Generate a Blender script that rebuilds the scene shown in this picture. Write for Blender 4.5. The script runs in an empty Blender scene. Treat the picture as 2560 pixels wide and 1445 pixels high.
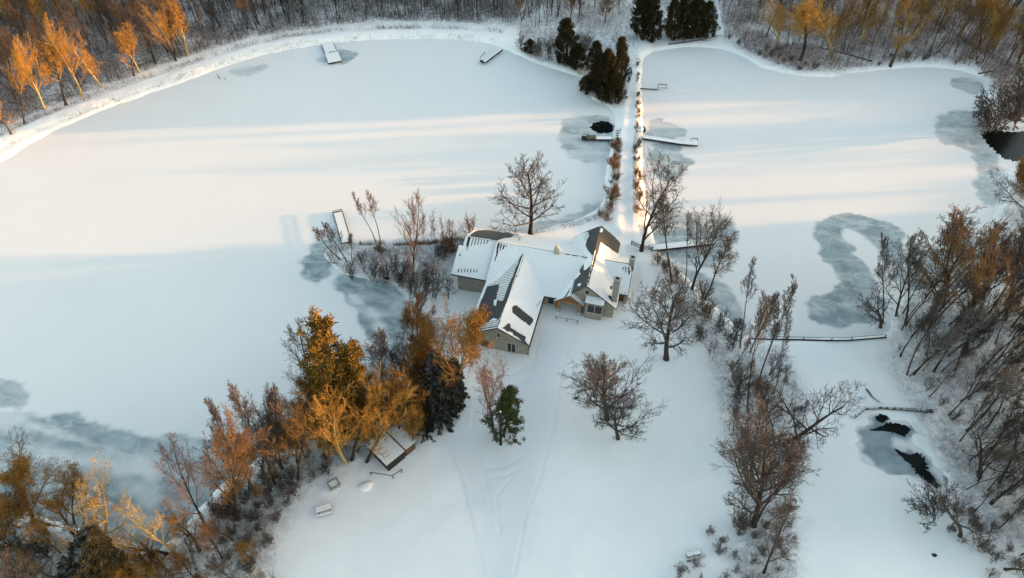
import bpy, math, random
import numpy as np
from mathutils import Vector, Matrix, Quaternion
R = math.radians
scn = bpy.context.scene
col = scn.collection
# ---------------------------------------------------------------- camera, sky, sun
CH = 90.0
F = 1700.0
TILT = 47.0
cam = bpy.data.cameras.new('camera')
cam.sensor_width = 36; cam.lens = 36 * F / 2560; cam.clip_end = 20000; cam.clip_start = 1
camo = bpy.data.objects.new('camera', cam); col.objects.link(camo)
camo.location = (0, 0, CH); camo.rotation_euler = (R(90 - TILT), 0, 0)
scn.camera = camo
SUN_EL, SUN_AZ = 4.0, 5.0          # azimuth: degrees north of east
world = bpy.data.worlds.new('World'); scn.world = world; world.use_nodes = True
wn = world.node_tree.nodes; wl = world.node_tree.links
sky = wn.new('ShaderNodeTexSky'); sky.sky_type = 'NISHITA'; sky.sun_disc = False
sky.sun_elevation = R(SUN_EL); sky.sun_rotation = R(90 - SUN_AZ)
sky.air_density = 1.0; sky.dust_density = 1.2; sky.ozone_density = 0.68
wl.new(sky.outputs[0], wn['Background'].inputs[0]); wn['Background'].inputs[1].default_value = 0.15
sun = bpy.data.lights.new('sun', 'SUN'); sun.energy = 2.3; sun.angle = R(0.6); sun.color = (1.0, 0.48, 0.17)
suno = bpy.data.objects.new('sun', sun); col.objects.link(suno)
sd_ = Vector((math.cos(R(SUN_EL)) * math.cos(R(SUN_AZ)), math.cos(R(SUN_EL)) * math.sin(R(SUN_AZ)), math.sin(R(SUN_EL))))
suno.rotation_euler = sd_.to_track_quat('Z', 'Y').to_euler()
suno.location = (200, 0, 100)
scn.view_settings.view_transform = 'Standard'; scn.view_settings.look = 'None'; scn.view_settings.gamma = 1
scn.view_settings.use_curve_mapping = False
scn.view_settings.exposure = 2.5

# ---------------------------------------------------------------- picture <-> place
s_, c_ = math.sin(R(TILT)), math.cos(R(TILT))
def P(px, py, z=0.0):
    u = px - 1280; v = py - 722.5; d = (CH - z) / (F * s_ + v * c_)
    return (u * d, (F * c_ - v * s_) * d)
def proj(x, y, z):
    dz = z - CH; dep = y * c_ - dz * s_; up = y * s_ + dz * c_
    return 1280 + F * x / dep, 722.5 - F * up / dep

def vnoise(x, y, seed=0):
    x = np.asarray(x, float); y = np.asarray(y, float)
    xi = np.floor(x).astype(np.int64); yi = np.floor(y).astype(np.int64)
    fx = x - xi; fy = y - yi; fx = fx * fx * (3 - 2 * fx); fy = fy * fy * (3 - 2 * fy)
    def h(a, b):
        n = (a * 374761393 + b * 668265263 + seed * 1442695041) & 0xffffffff
        n = ((n ^ (n >> 13)) * 1274126177) & 0xffffffff
        return ((n ^ (n >> 16)) & 0xffff) / 65535.0
    return (h(xi, yi) * (1 - fx) + h(xi + 1, yi) * fx) * (1 - fy) + (h(xi, yi + 1) * (1 - fx) + h(xi + 1, yi + 1) * fx) * fy
def fbm(x, y, seed=0, o=4):
    t = 0; a = 0.5; tot = 0
    for i in range(o):
        t = t + a * vnoise(x * 2 ** i + 17.3 * i, y * 2 ** i - 9.1 * i, seed + i); tot += a; a *= 0.5
    return t / tot - 0.5
def sstep(a, b, x):
    t = np.clip((x - a) / (b - a), 0, 1); return t * t * (3 - 2 * t)
def smooth_poly(pts, n=4):
    out = []; N = len(pts)
    for i in range(N):
        p0, p1, p2, p3 = [np.array(pts[(i + k - 1) % N], float) for k in range(4)]
        for j in range(n):
            t = j / n
            out.append(0.5 * ((2 * p1) + (-p0 + p2) * t + (2 * p0 - 5 * p1 + 4 * p2 - p3) * t * t + (-p0 + 3 * p1 - 3 * p2 + p3) * t ** 3))
    return np.array(out)
def sdist(poly, X, Y):
    """signed distance, negative inside"""
    poly = np.asarray(poly); d = np.full(X.shape, 1e9); ins = np.zeros(X.shape, bool)
    N = len(poly)
    for i in range(N):
        ax, ay = poly[i]; bx, by = poly[(i + 1) % N]
        ex, ey = bx - ax, by - ay; L = ex * ex + ey * ey + 1e-12
        t = np.clip(((X - ax) * ex + (Y - ay) * ey) / L, 0, 1)
        d = np.minimum(d, (X - ax - t * ex) ** 2 + (Y - ay - t * ey) ** 2)
        if ay != by:
            c = ((ay > Y) != (by > Y)) & (X < (bx - ax) * (Y - ay) / (by - ay) + ax)
            ins ^= c
    d = np.sqrt(d)
    return np.where(ins, -d, d)
def ldist(line, X, Y):
    d = np.full(X.shape, 1e9)
    for (ax, ay), (bx, by) in zip(line[:-1], line[1:]):
        ex, ey = bx - ax, by - ay; L = ex * ex + ey * ey + 1e-12
        t = np.clip(((X - ax) * ex + (Y - ay) * ey) / L, 0, 1)
        d = np.minimum(d, (X - ax - t * ex) ** 2 + (Y - ay - t * ey) ** 2)
    return np.sqrt(d)
ICE = -0.5
def gp(pts, z=0.0, n=3): return smooth_poly([P(*p, z) for p in pts], n)
def gl(pts, z=0.0): return [P(*p, z) for p in pts]

POND_L = gp([(-420, 560), (-200, 480), (0, 405), (60, 368), (130, 330), (250, 278), (350, 243), (450, 208), (560, 168), (640, 143), (740, 121), (850, 106), (950, 99),
  (1050, 97), (1150, 100), (1240, 114), (1290, 135), (1360, 165), (1440, 190), (1470, 215), (1475, 245), (1520, 270), (1538, 295), (1535, 330), (1526, 370), (1515, 430), (1508, 490),
  (1480, 530), (1400, 562), (1300, 583), (1180, 590), (1120, 597), (1050, 607), (960, 609), (900, 605), (860, 612), (815, 625), (822, 655), (870, 690), (950, 700), (1005, 712), (1035, 770),
  (1020, 840), (1010, 900), (985, 960), (930, 1030), (850, 1075), (760, 1100), (660, 1140), (580, 1190), (520, 1250), (470, 1310), (430, 1350), (370, 1375), (300, 1345), (200, 1320), (100, 1292), (0, 1270), (-200, 1240), (-420, 1200)], ICE)
POND_R = gp([(1612, 140), (1680, 122), (1760, 118), (1830, 130), (1870, 150), (1910, 172), (1990, 188), (2080, 192), (2170, 178), (2330, 168), (2430, 184), (2462, 210), (2448, 270), (2450, 300), (2480, 318),
  (2600, 325), (2640, 400), (2560, 412), (2510, 430), (2505, 500), (2480, 560), (2520, 620), (2500, 690), (2400, 722), (2300, 722), (2245, 760), (2225, 800), (2205, 838), (2050, 846), (1890, 850),
  (1850, 825), (1800, 775), (1750, 730), (1700, 680), (1655, 640), (1632, 600), (1622, 540), (1612, 480), (1606, 420), (1606, 360), (1604, 300), (1602, 220)], ICE)
STREAM = gp([(2150, 1080), (2170, 1070), (2190, 1045), (2215, 1045), (2225, 1060), (2275, 1068), (2275, 1090), (2240, 1100), (2240, 1118), (2305, 1135), (2335, 1175), (2352, 1212), (2320, 1212), (2285, 1195), (2230, 1185), (2170, 1155)], -0.25)
DAM = gl([(-520, 590), (-200, 440), (-20, 358), (110, 300), (240, 250), (340, 214), (450, 178), (560, 140), (640, 117), (740, 97), (850, 85), (950, 80), (1060, 78), (1170, 80), (1250, 90)], 0.5)
CAUSE = gl([(1600, 60), (1595, 130), (1592, 200), (1582, 280), (1575, 350), (1570, 430), (1565, 500), (1560, 560)], 0.3)
PATH = gl([(1640, 20), (1590, 90), (1585, 150), (1580, 220), (1574, 280), (1572, 350), (1566, 430), (1562, 500), (1575, 600), (1590, 680), (1590, 740)], 0.3)
# ---- house frame
HA = R(14.2)
HO = P(1080 + 595 * .2768, 520 + 1070 * .2768, 5.5)
def W2(e, n): return (HO[0] + e * math.cos(HA) + n * math.sin(HA), HO[1] - e * math.sin(HA) + n * math.cos(HA))
def W(e, n, z): a = W2(e, n); return (a[0], a[1], z)
YARD_TRACKS = [gl(l) for l in ([(1110, 1100), (1150, 1180), (1180, 1300), (1212, 1445)], [(1195, 1110), (1205, 1180), (1235, 1290), (1250, 1330)],
   [(1380, 1080), (1355, 1180), (1310, 1300), (1285, 1445)], [(1190, 990), (1160, 1010), (1135, 1060)], [(1205, 1000), (1185, 1030), (1180, 1080)],
   [(1215, 1172), (1260, 1168), (1310, 1140)], [(1215, 1195), (1260, 1190), (1300, 1172)], [(1340, 880), (1330, 930), (1300, 960)], [(1250, 1330), (1240, 1240), (1275, 1200)],
   [(1440, 830), (1420, 870), (1400, 960), (1385, 1080)], [(1150, 1100), (1130, 1040), (1170, 985), (1250, 950), (1330, 900), (1350, 840)])]
DRIVE = gp([(1330, 830), (1390, 820), (1440, 850), (1400, 960), (1390, 1100), (1340, 1300), (1300, 1460), (1210, 1460), (1190, 1300), (1100, 1110), (1130, 1010), (1200, 960), (1300, 930)], 0)
F_TL = gl([(-300, 420), (-60, 350), (110, 272), (330, 190), (440, 150), (640, 92), (850, 62), (1000, 52), (1290, 60), (1330, -30), (-300, -60)])
F_TR = gl([(1790, -20), (1810, 95), (1870, 130), (1960, 172), (2060, 180), (2170, 165), (2330, 152), (2450, 170), (2500, 290), (2640, 300), (2700, -30)])
F_R = gl([(2240, 745), (2340, 735), (2500, 715), (2540, 620), (2500, 540), (2540, 440), (2660, 420), (2760, 900), (2760, 1500), (2600, 1400), (2440, 1335), (2400, 1250), (2350, 1140), (2290, 1040), (2230, 930), (2225, 820)])
F_C = gl([(1630, 610), (1700, 690), (1770, 770), (1850, 850), (1960, 870), (1990, 950), (2020, 1060), (2000, 1200), (1990, 1330), (1990, 1480), (1850, 1480), (1840, 1300), (1830, 1180), (1800, 1050), (1780, 900), (1730, 830), (1680, 740)])
F_BL = gl([(400, 1360), (500, 1290), (600, 1190), (760, 1120), (900, 1080), (1000, 1000), (1040, 880), (1050, 760), (1110, 830), (1150, 960), (1110, 1060), (1030, 1130), (930, 1150), (850, 1170), (740, 1230), (700, 1330), (680, 1460), (-300, 1600), (-300, 1290), (0, 1300), (250, 1350)])
F_COVE = gl([(780, 560), (850, 600), (900, 600), (1120, 600), (1160, 620), (1110, 700), (1060, 800), (1030, 740), (960, 690), (860, 680), (815, 640)])
F_TM = gl([(1290, 60), (1330, 150), (1440, 175), (1480, 260), (1560, 260), (1580, 150), (1600, 70), (1640, 100), (1790, 100), (1790, -20), (1330, -30)])
ZONES = [F_TL, F_TR, F_R, F_C, F_BL, F_COVE, F_TM]

def terrain(X, Y):
    inner = sstep(400, 250, np.abs(X)) * sstep(450, 300, np.abs(Y - 100))
    h = 0.5 * fbm(X / 14, Y / 14, 3, 3) * inner + 0.10 * fbm(X / 2.6, Y / 2.6, 9, 3) * inner
    # hollow ground west and south of the house
    x0, y0 = W2(6, 10); flat = sstep(30, 17, np.hypot(X - x0, Y - y0)); h = h * (1 - 0.7 * flat)
    x0, y0 = W2(14, 9); h = h - .5 * np.exp(-((X - x0) ** 2 + (Y - y0) ** 2) / 60)
    for e, n, a, r in ((-10, 10, -1.7, 7.5), (1, -2, -1.25, 7), (-12, 19, -0.5, 5)):
        x0, y0 = W2(e, n); h = h + a * np.exp(-((X - x0) ** 2 + (Y - y0) ** 2) ** 1.5 / r ** 3)
    m = np.abs(X) < 230; 
    dl = ldist(DAM, X, Y); h = np.maximum(h, np.where(dl < 9, 0.9 * sstep(4.3, 1.0, dl) - 0.5 + 0.3 * h + .35 * fbm(X / 1.6, Y / 1.6, 77, 3), -9))
    dc = ldist(CAUSE, X, Y); h = h + 0.55 * sstep(4.0, 1.6, dc)
    wob = 0.9 * fbm(X / 3.0, Y / 3.0, 21, 3)
    for poly, lev, dep in ((POND_L, ICE, 1.0), (POND_R, ICE, 1.0), (STREAM, -0.25, 0.5)):
        d = sdist(poly, X, Y) + (wob if poly is not STREAM else 3.2 * fbm(X / 2.6, Y / 2.0, 23, 4) - .5)
        k = sstep(-0.6, 1.3, d)                       # 0 inside, 1 outside
        h = h * k + (lev - dep * sstep(1.0, -3.0, d) - 0.0) * (1 - k)
    for tr in YARD_TRACKS:
        d = ldist(tr, X, Y); h = h - 0.03 * sstep(0.35, 0.1, d) + 0.015 * np.exp(-((d - 0.5) / 0.2) ** 2)
    d = ldist(PATH, X, Y); h = h - 0.10 * sstep(1.2, 0.9, d)
    return h

def axis(a, b, st, far, k=1.25):
    mid = list(np.arange(a, b + st / 2, st)); lo = [a]; s = st
    while lo[-1] > -far: s *= k; lo.append(lo[-1] - s)
    hi = [mid[-1]]; s = st
    while hi[-1] < far: s *= k; hi.append(hi[-1] + s)
    return np.array(lo[:0:-1] + mid + hi[1:])
def refine(ax, a, b, k): return np.unique(np.concatenate([ax] + [np.linspace(p, q, k + 1) for p, q in zip(ax[:-1], ax[1:]) if p >= a and q <= b]))
GX = refine(axis(-165, 170, 0.55, 6000), -16, 14, 3); GY = refine(axis(12, 225, 0.5, 6000), 27, 76, 2)
XX, YY = np.meshgrid(GX, GY)
ZZ = terrain(XX, YY)
def gz(x, y):
    i = min(max(np.searchsorted(GX, x) - 1, 0), len(GX) - 2); j = min(max(np.searchsorted(GY, y) - 1, 0), len(GY) - 2)
    fx = (x - GX[i]) / (GX[i + 1] - GX[i]); fy = (y - GY[j]) / (GY[j + 1] - GY[j])
    return float((ZZ[j, i] * (1 - fx) + ZZ[j, i + 1] * fx) * (1 - fy) + (ZZ[j + 1, i] * (1 - fx) + ZZ[j + 1, i + 1] * fx) * fy)
def PT(px, py, water=False):
    z = 0.0
    for _ in range(4):
        x, y = P(px, py, z); z = gz(x, y)
        if water: z = max(z, ICE)
    return x, y, z
def PI_(px, py, z=ICE): x, y = P(px, py, z); return x, y, z

# ---------------------------------------------------------------- materials
def mat(name, rgb=(.5, .5, .5), rough=.8, noise=0, nscale=5.0, bump=0, rgb2=None, spec=0.3, metal=0):
    m = bpy.data.materials.new(name); m.use_nodes = True; nt = m.node_tree; b = nt.nodes['Principled BSDF']
    b.inputs['Roughness'].default_value = rough; b.inputs['Specular IOR Level'].default_value = spec; b.inputs['Metallic'].default_value = metal
    b.inputs['Base Color'].default_value = (*rgb, 1)
    if noise or bump or rgb2:
        tc = nt.nodes.new('ShaderNodeTexCoord'); n = nt.nodes.new('ShaderNodeTexNoise'); n.inputs['Scale'].default_value = nscale; n.inputs['Detail'].default_value = 6
        nt.links.new(tc.outputs['Object'], n.inputs['Vector'])
        r2 = rgb2 or tuple(max(0, c * (1 - noise)) for c in rgb)
        mx = nt.nodes.new('ShaderNodeMix'); mx.data_type = 'RGBA'; mx.inputs['A'].default_value = (*rgb, 1); mx.inputs['B'].default_value = (*r2, 1)
        mr = nt.nodes.new('ShaderNodeMapRange'); mr.inputs[1].default_value = .35; mr.inputs[2].default_value = .65
        nt.links.new(n.outputs['Fac'], mr.inputs[0]); nt.links.new(mr.outputs[0], mx.inputs['Factor']); nt.links.new(mx.outputs['Result'], b.inputs['Base Color'])
        if bump:
            bp = nt.nodes.new('ShaderNodeBump'); bp.inputs['Strength'].default_value = bump; bp.inputs['Distance'].default_value = .05
            nt.links.new(n.outputs['Fac'], bp.inputs['Height']); nt.links.new(bp.outputs[0], b.inputs['Normal'])
    return m
SNOW = (0.88, 0.885, 0.875)
def attr_mix(nt, base_socket, attr, rgb, gain=1.0):
    a = nt.nodes.new('ShaderNodeAttribute'); a.attribute_name = attr
    mx = nt.nodes.new('ShaderNodeMix'); mx.data_type = 'RGBA'; mx.inputs['B'].default_value = (*rgb, 1)
    nt.links.new(base_socket, mx.inputs['A']); nt.links.new(a.outputs['Fac'], mx.inputs['Factor'])
    return mx.outputs['Result'], a
def noise_node(nt, scale, detail=5, obj=True, rough=.6):
    tc = nt.nodes.new('ShaderNodeTexCoord'); n = nt.nodes.new('ShaderNodeTexNoise'); n.inputs['Scale'].default_value = scale; n.inputs['Detail'].default_value = detail; n.inputs['Roughness'].default_value = rough
    nt.links.new(tc.outputs['Object'], n.inputs['Vector']); return n
def maprange(nt, sock, a, b, c=0, d=1):
    m = nt.nodes.new('ShaderNodeMapRange'); m.inputs[1].default_value = a; m.inputs[2].default_value = b; m.inputs[3].default_value = c; m.inputs[4].default_value = d
    nt.links.new(sock, m.inputs[0]); return m.outputs[0]
def math_node(nt, op, a, b):
    m = nt.nodes.new('ShaderNodeMath'); m.operation = op
    for i, v in enumerate((a, b)):
        if isinstance(v, (int, float)): m.inputs[i].default_value = v
        else: nt.links.new(v, m.inputs[i])
    return m.outputs[0]
def ground_mat():
    m = bpy.data.materials.new('snow_ground'); m.use_nodes = True; nt = m.node_tree; b = nt.nodes['Principled BSDF']
    b.inputs['Roughness'].default_value = .75; b.inputs['Specular IOR Level'].default_value = .2
    n0 = noise_node(nt, .08, 4); mx = nt.nodes.new('ShaderNodeMix'); mx.data_type = 'RGBA'
    mx.inputs['A'].default_value = (.96, .95, .925, 1); mx.inputs['B'].default_value = (.90, .895, .88, 1); nt.links.new(maprange(nt, n0.outputs['Fac'], .35, .65), mx.inputs['Factor'])
    c = mx.outputs['Result']
    # leaf litter, dead stems poking through the snow under the woods
    a = nt.nodes.new('ShaderNodeAttribute'); a.attribute_name = 'litter'
    n1 = noise_node(nt, .9, 8, rough=.72); n2 = noise_node(nt, .16, 4)
    f = math_node(nt, 'MULTIPLY', a.outputs['Fac'], maprange(nt, math_node(nt, 'ADD', n1.outputs['Fac'], math_node(nt, 'MULTIPLY', n2.outputs['Fac'], .5)), .62, .86))
    m2 = nt.nodes.new('ShaderNodeMix'); m2.data_type = 'RGBA'; m2.inputs['B'].default_value = (.20, .165, .15, 1)
    nt.links.new(c, m2.inputs['A']); nt.links.new(math_node(nt, 'MULTIPLY', f, .85), m2.inputs['Factor'])
    a2 = nt.nodes.new('ShaderNodeAttribute'); a2.attribute_name = 'packed'
    m3 = nt.nodes.new('ShaderNodeMix'); m3.data_type = 'RGBA'; m3.inputs['B'].default_value = (.60, .67, .72, 1)
    nt.links.new(m2.outputs['Result'], m3.inputs['A']); nt.links.new(a2.outputs['Fac'], m3.inputs['Factor'])
    nt.links.new(m3.outputs['Result'], b.inputs['Base Color'])
    nb = noise_node(nt, .7, 8, rough=.55); bp = nt.nodes.new('ShaderNodeBump'); bp.inputs['Strength'].default_value = .2; bp.inputs['Distance'].default_value = .1
    nt.links.new(nb.outputs['Fac'], bp.inputs['Height']); nt.links.new(bp.outputs[0], b.inputs['Normal'])
    return m
def ice_mat():
    m = bpy.data.materials.new('pond_ice'); m.use_nodes = True; nt = m.node_tree; b = nt.nodes['Principled BSDF']
    a = nt.nodes.new('ShaderNodeAttribute'); a.attribute_name = 'wet'
    n0 = noise_node(nt, .035, 5); mx = nt.nodes.new('ShaderNodeMix'); mx.data_type = 'RGBA'
    mx.inputs['A'].default_value = (.80, .79, .775, 1); mx.inputs['B'].default_value = (.765, .76, .75, 1); nt.links.new(maprange(nt, n0.outputs['Fac'], .35, .65), mx.inputs['Factor'])
    n1 = noise_node(nt, .22, 6); ic = nt.nodes.new('ShaderNodeMix'); ic.data_type = 'RGBA'
    ic.inputs['A'].default_value = (.205, .265, .285, 1); ic.inputs['B'].default_value = (.37, .445, .465, 1); nt.links.new(maprange(nt, n1.outputs['Fac'], .38, .68), ic.inputs['Factor'])
    m2 = nt.nodes.new('ShaderNodeMix'); m2.data_type = 'RGBA'
    nt.links.new(mx.outputs['Result'], m2.inputs['A']); nt.links.new(ic.outputs['Result'], m2.inputs['B']); nt.links.new(a.outputs['Fac'], m2.inputs['Factor'])
    nt.links.new(m2.outputs['Result'], b.inputs['Base Color'])
    nt.links.new(maprange(nt, a.outputs['Fac'], 0, 1, .75, .45), b.inputs['Roughness']); b.inputs['Specular IOR Level'].default_value = .25
    mpn = nt.nodes.new('ShaderNodeTexCoord'); mp = nt.nodes.new('ShaderNodeMapping'); mp.inputs['Scale'].default_value = (.25, 1, 1)
    nb = nt.nodes.new('ShaderNodeTexNoise'); nb.inputs['Scale'].default_value = .5; nb.inputs['Detail'].default_value = 6
    nt.links.new(mpn.outputs['Object'], mp.inputs['Vector']); nt.links.new(mp.outputs[0], nb.inputs['Vector'])
    bp = nt.nodes.new('ShaderNodeBump'); bp.inputs['Strength'].default_value = .10; bp.inputs['Distance'].default_value = .12
    nt.links.new(nb.outputs['Fac'], bp.inputs['Height']); nt.links.new(bp.outputs[0], b.inputs['Normal'])
    return m
def bark_mat(name, rgb, rgb2, snow=.5, snow_lo=.35):
    m = bpy.data.materials.new(name); m.use_nodes = True; nt = m.node_tree; b = nt.nodes['Principled BSDF']
    b.inputs['Roughness'].default_value = .9; b.inputs['Specular IOR Level'].default_value = .1
    oi = nt.nodes.new('ShaderNodeObjectInfo'); mx = nt.nodes.new('ShaderNodeMix'); mx.data_type = 'RGBA'
    mx.inputs['A'].default_value = (*rgb, 1); mx.inputs['B'].default_value = (*rgb2, 1); nt.links.new(oi.outputs['Random'], mx.inputs['Factor'])
    g = nt.nodes.new('ShaderNodeNewGeometry'); sp = nt.nodes.new('ShaderNodeSeparateXYZ'); nt.links.new(g.outputs['Normal'], sp.inputs[0])
    n = noise_node(nt, 1.7, 3)
    f = math_node(nt, 'MULTIPLY', maprange(nt, sp.outputs['Z'], snow_lo, .95), maprange(nt, n.outputs['Fac'], .42, .6, 0, snow))
    m2 = nt.nodes.new('ShaderNodeMix'); m2.data_type = 'RGBA'; m2.inputs['B'].default_value = (.8, .84, .88, 1)
    nt.links.new(mx.outputs['Result'], m2.inputs['A']); nt.links.new(f, m2.inputs['Factor']); nt.links.new(m2.outputs['Result'], b.inputs['Base Color'])
    return m
M = {}
M['ground'] = ground_mat(); M['ice'] = ice_mat()
M['bark'] = bark_mat('dark_bark', (.035, .028, .024), (.07, .052, .040), .2)
M['bark_snow'] = bark_mat('snowy_bark', (.05, .04, .034), (.08, .062, .05), .75)
M['bark_pale'] = bark_mat('pale_bark', (.40, .29, .13), (.46, .34, .16), .05)  # glow of strongly lit limbs is put into this bark colour
M['twig'] = bark_mat('twigs', (.055, .047, .043), (.10, .078, .064), .16)
M['twig_snow'] = bark_mat('snowy_twigs', (.07, .055, .048), (.11, .08, .065), .6, .2)
M['twig_gold'] = bark_mat('golden_twigs', (.25, .145, .038), (.38, .215, .055), .0)  # low sunlight on the crowns is painted into the twig colour
M['twig_rust'] = bark_mat('rusty_twigs', (.12, .074, .040), (.18, .108, .048), .0)
M['twig_pink'] = bark_mat('pinkish_twigs', (.17, .11, .09), (.21, .13, .105), .1)
M['leaf'] = bark_mat('dead_leaves', (.15, .078, .018), (.20, .105, .025), .03)
M['needle'] = bark_mat('dark_needles', (.013, .013, .008), (.020, .019, .010), .22, .85)
M['needle_ol'] = bark_mat('olive_needles', (.13, .085, .018), (.16, .10, .022), .05, .8)  # olive needles carrying golden sunlight in their base colour
M['needle_green'] = bark_mat('green_needles', (.045, .058, .02), (.06, .07, .022), .12, .8)
M['cedar'] = bark_mat('cedar_foliage', (.035, .030, .014), (.055, .042, .016), .05, .8)
M['snow'] = mat('snow_cap', SNOW, .75, .06, 3.0, .3)
M['water'] = mat('open_water', (.006, .007, .007), .2, spec=.14)
M['wood'] = mat('weathered_wood', (.10, .085, .07), .85, .4, 6)
M['wood_dark'] = mat('dark_wood', (.03, .026, .024), .85, .3, 6)
M['timber'] = mat('orange_timber', (.50, .20, .05), .7, .3, 5)
M['glass'] = mat('window_glass', (.02, .02, .022), .15, spec=.5)
M['frame'] = mat('pale_frame', (.55, .52, .46), .6, .1, 9)
M['door'] = mat('brown_door', (.16, .07, .035), .6, .3, 5)
M['stonecap'] = mat('pale_concrete', (.5, .48, .43), .8, .25, 4)
M['mat'] = mat('olive_cover', (.14, .13, .09), .9, .2, 4)
M['straw'] = mat('dry_grass', (.30, .19, .10), .9, .5, 2)
M['brown_roof'] = mat('thin_snow_roof', (.055, .038, .032), .6, .4, 3)
def stone_mat():
    m = bpy.data.materials.new('limestone_wall'); m.use_nodes = True; nt = m.node_tree; b = nt.nodes['Principled BSDF']
    b.inputs['Roughness'].default_value = .9
    tc = nt.nodes.new('ShaderNodeTexCoord'); mp = nt.nodes.new('ShaderNodeMapping'); nt.links.new(tc.outputs['Generated'], mp.inputs[0])
    geo = nt.nodes.new('ShaderNodeNewGeometry'); sep = nt.nodes.new('ShaderNodeSeparateXYZ'); nt.links.new(geo.outputs['Position'], sep.inputs[0])
    cx = nt.nodes.new('ShaderNodeCombineXYZ'); nt.links.new(math_node(nt, 'ADD', sep.outputs['X'], math_node(nt, 'MULTIPLY', sep.outputs['Y'], .7)), cx.inputs[0]); nt.links.new(sep.outputs['Z'], cx.inputs[1])
    br = nt.nodes.new('ShaderNodeTexBrick'); br.inputs['Scale'].default_value = 1.0; br.inputs['Brick Width'].default_value = .7; br.inputs['Row Height'].default_value = .24
    br.inputs['Mortar Size'].default_value = .025; br.inputs['Color1'].default_value = (.47, .435, .365, 1); br.inputs['Color2'].default_value = (.34, .315, .27, 1); br.inputs['Mortar'].default_value = (.25, .225, .19, 1)
    nt.links.new(cx.outputs[0], br.inputs['Vector'])
    n = noise_node(nt, 1.3, 5); mx = nt.nodes.new('ShaderNodeMix'); mx.data_type = 'RGBA'; mx.blend_type = 'MULTIPLY'; mx.inputs['Factor'].default_value = .6
    nt.links.new(br.outputs['Color'], mx.inputs['A']); nt.links.new(n.outputs['Fac'], mx.inputs['B'])
    mul = nt.nodes.new('ShaderNodeMix'); mul.data_type = 'RGBA'; mul.inputs['Factor'].default_value = .55
    nt.links.new(br.outputs['Color'], mul.inputs['A']); nt.links.new(mx.outputs['Result'], mul.inputs['B'])
    nt.links.new(mul.outputs['Result'], b.inputs['Base Color']); nt.links.new(tc.outputs['Object'], mp.inputs[0])
    bp = nt.nodes.new('ShaderNodeBump'); bp.inputs['Strength'].default_value = .4; bp.inputs['Distance'].default_value = .03; nt.links.new(br.outputs['Fac'], bp.inputs['Height']); bp.invert = True
    nt.links.new(bp.outputs[0], b.inputs['Normal'])
    return m
M['stone'] = stone_mat()
def roof_mat():
    m = bpy.data.materials.new('seamed_metal_roof'); m.use_nodes = True; nt = m.node_tree; b = nt.nodes['Principled BSDF']
    b.inputs['Roughness'].default_value = .5; b.inputs['Specular IOR Level'].default_value = .3
    n = noise_node(nt, .8, 5); mx = nt.nodes.new('ShaderNodeMix'); mx.data_type = 'RGBA'; mx.inputs['A'].default_value = (.030, .036, .042, 1); mx.inputs['B'].default_value = (.048, .052, .056, 1)
    nt.links.new(n.outputs['Fac'], mx.inputs['Factor']); nt.links.new(mx.outputs['Result'], b.inputs['Base Color']); return m
M['roof'] = roof_mat()

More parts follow.
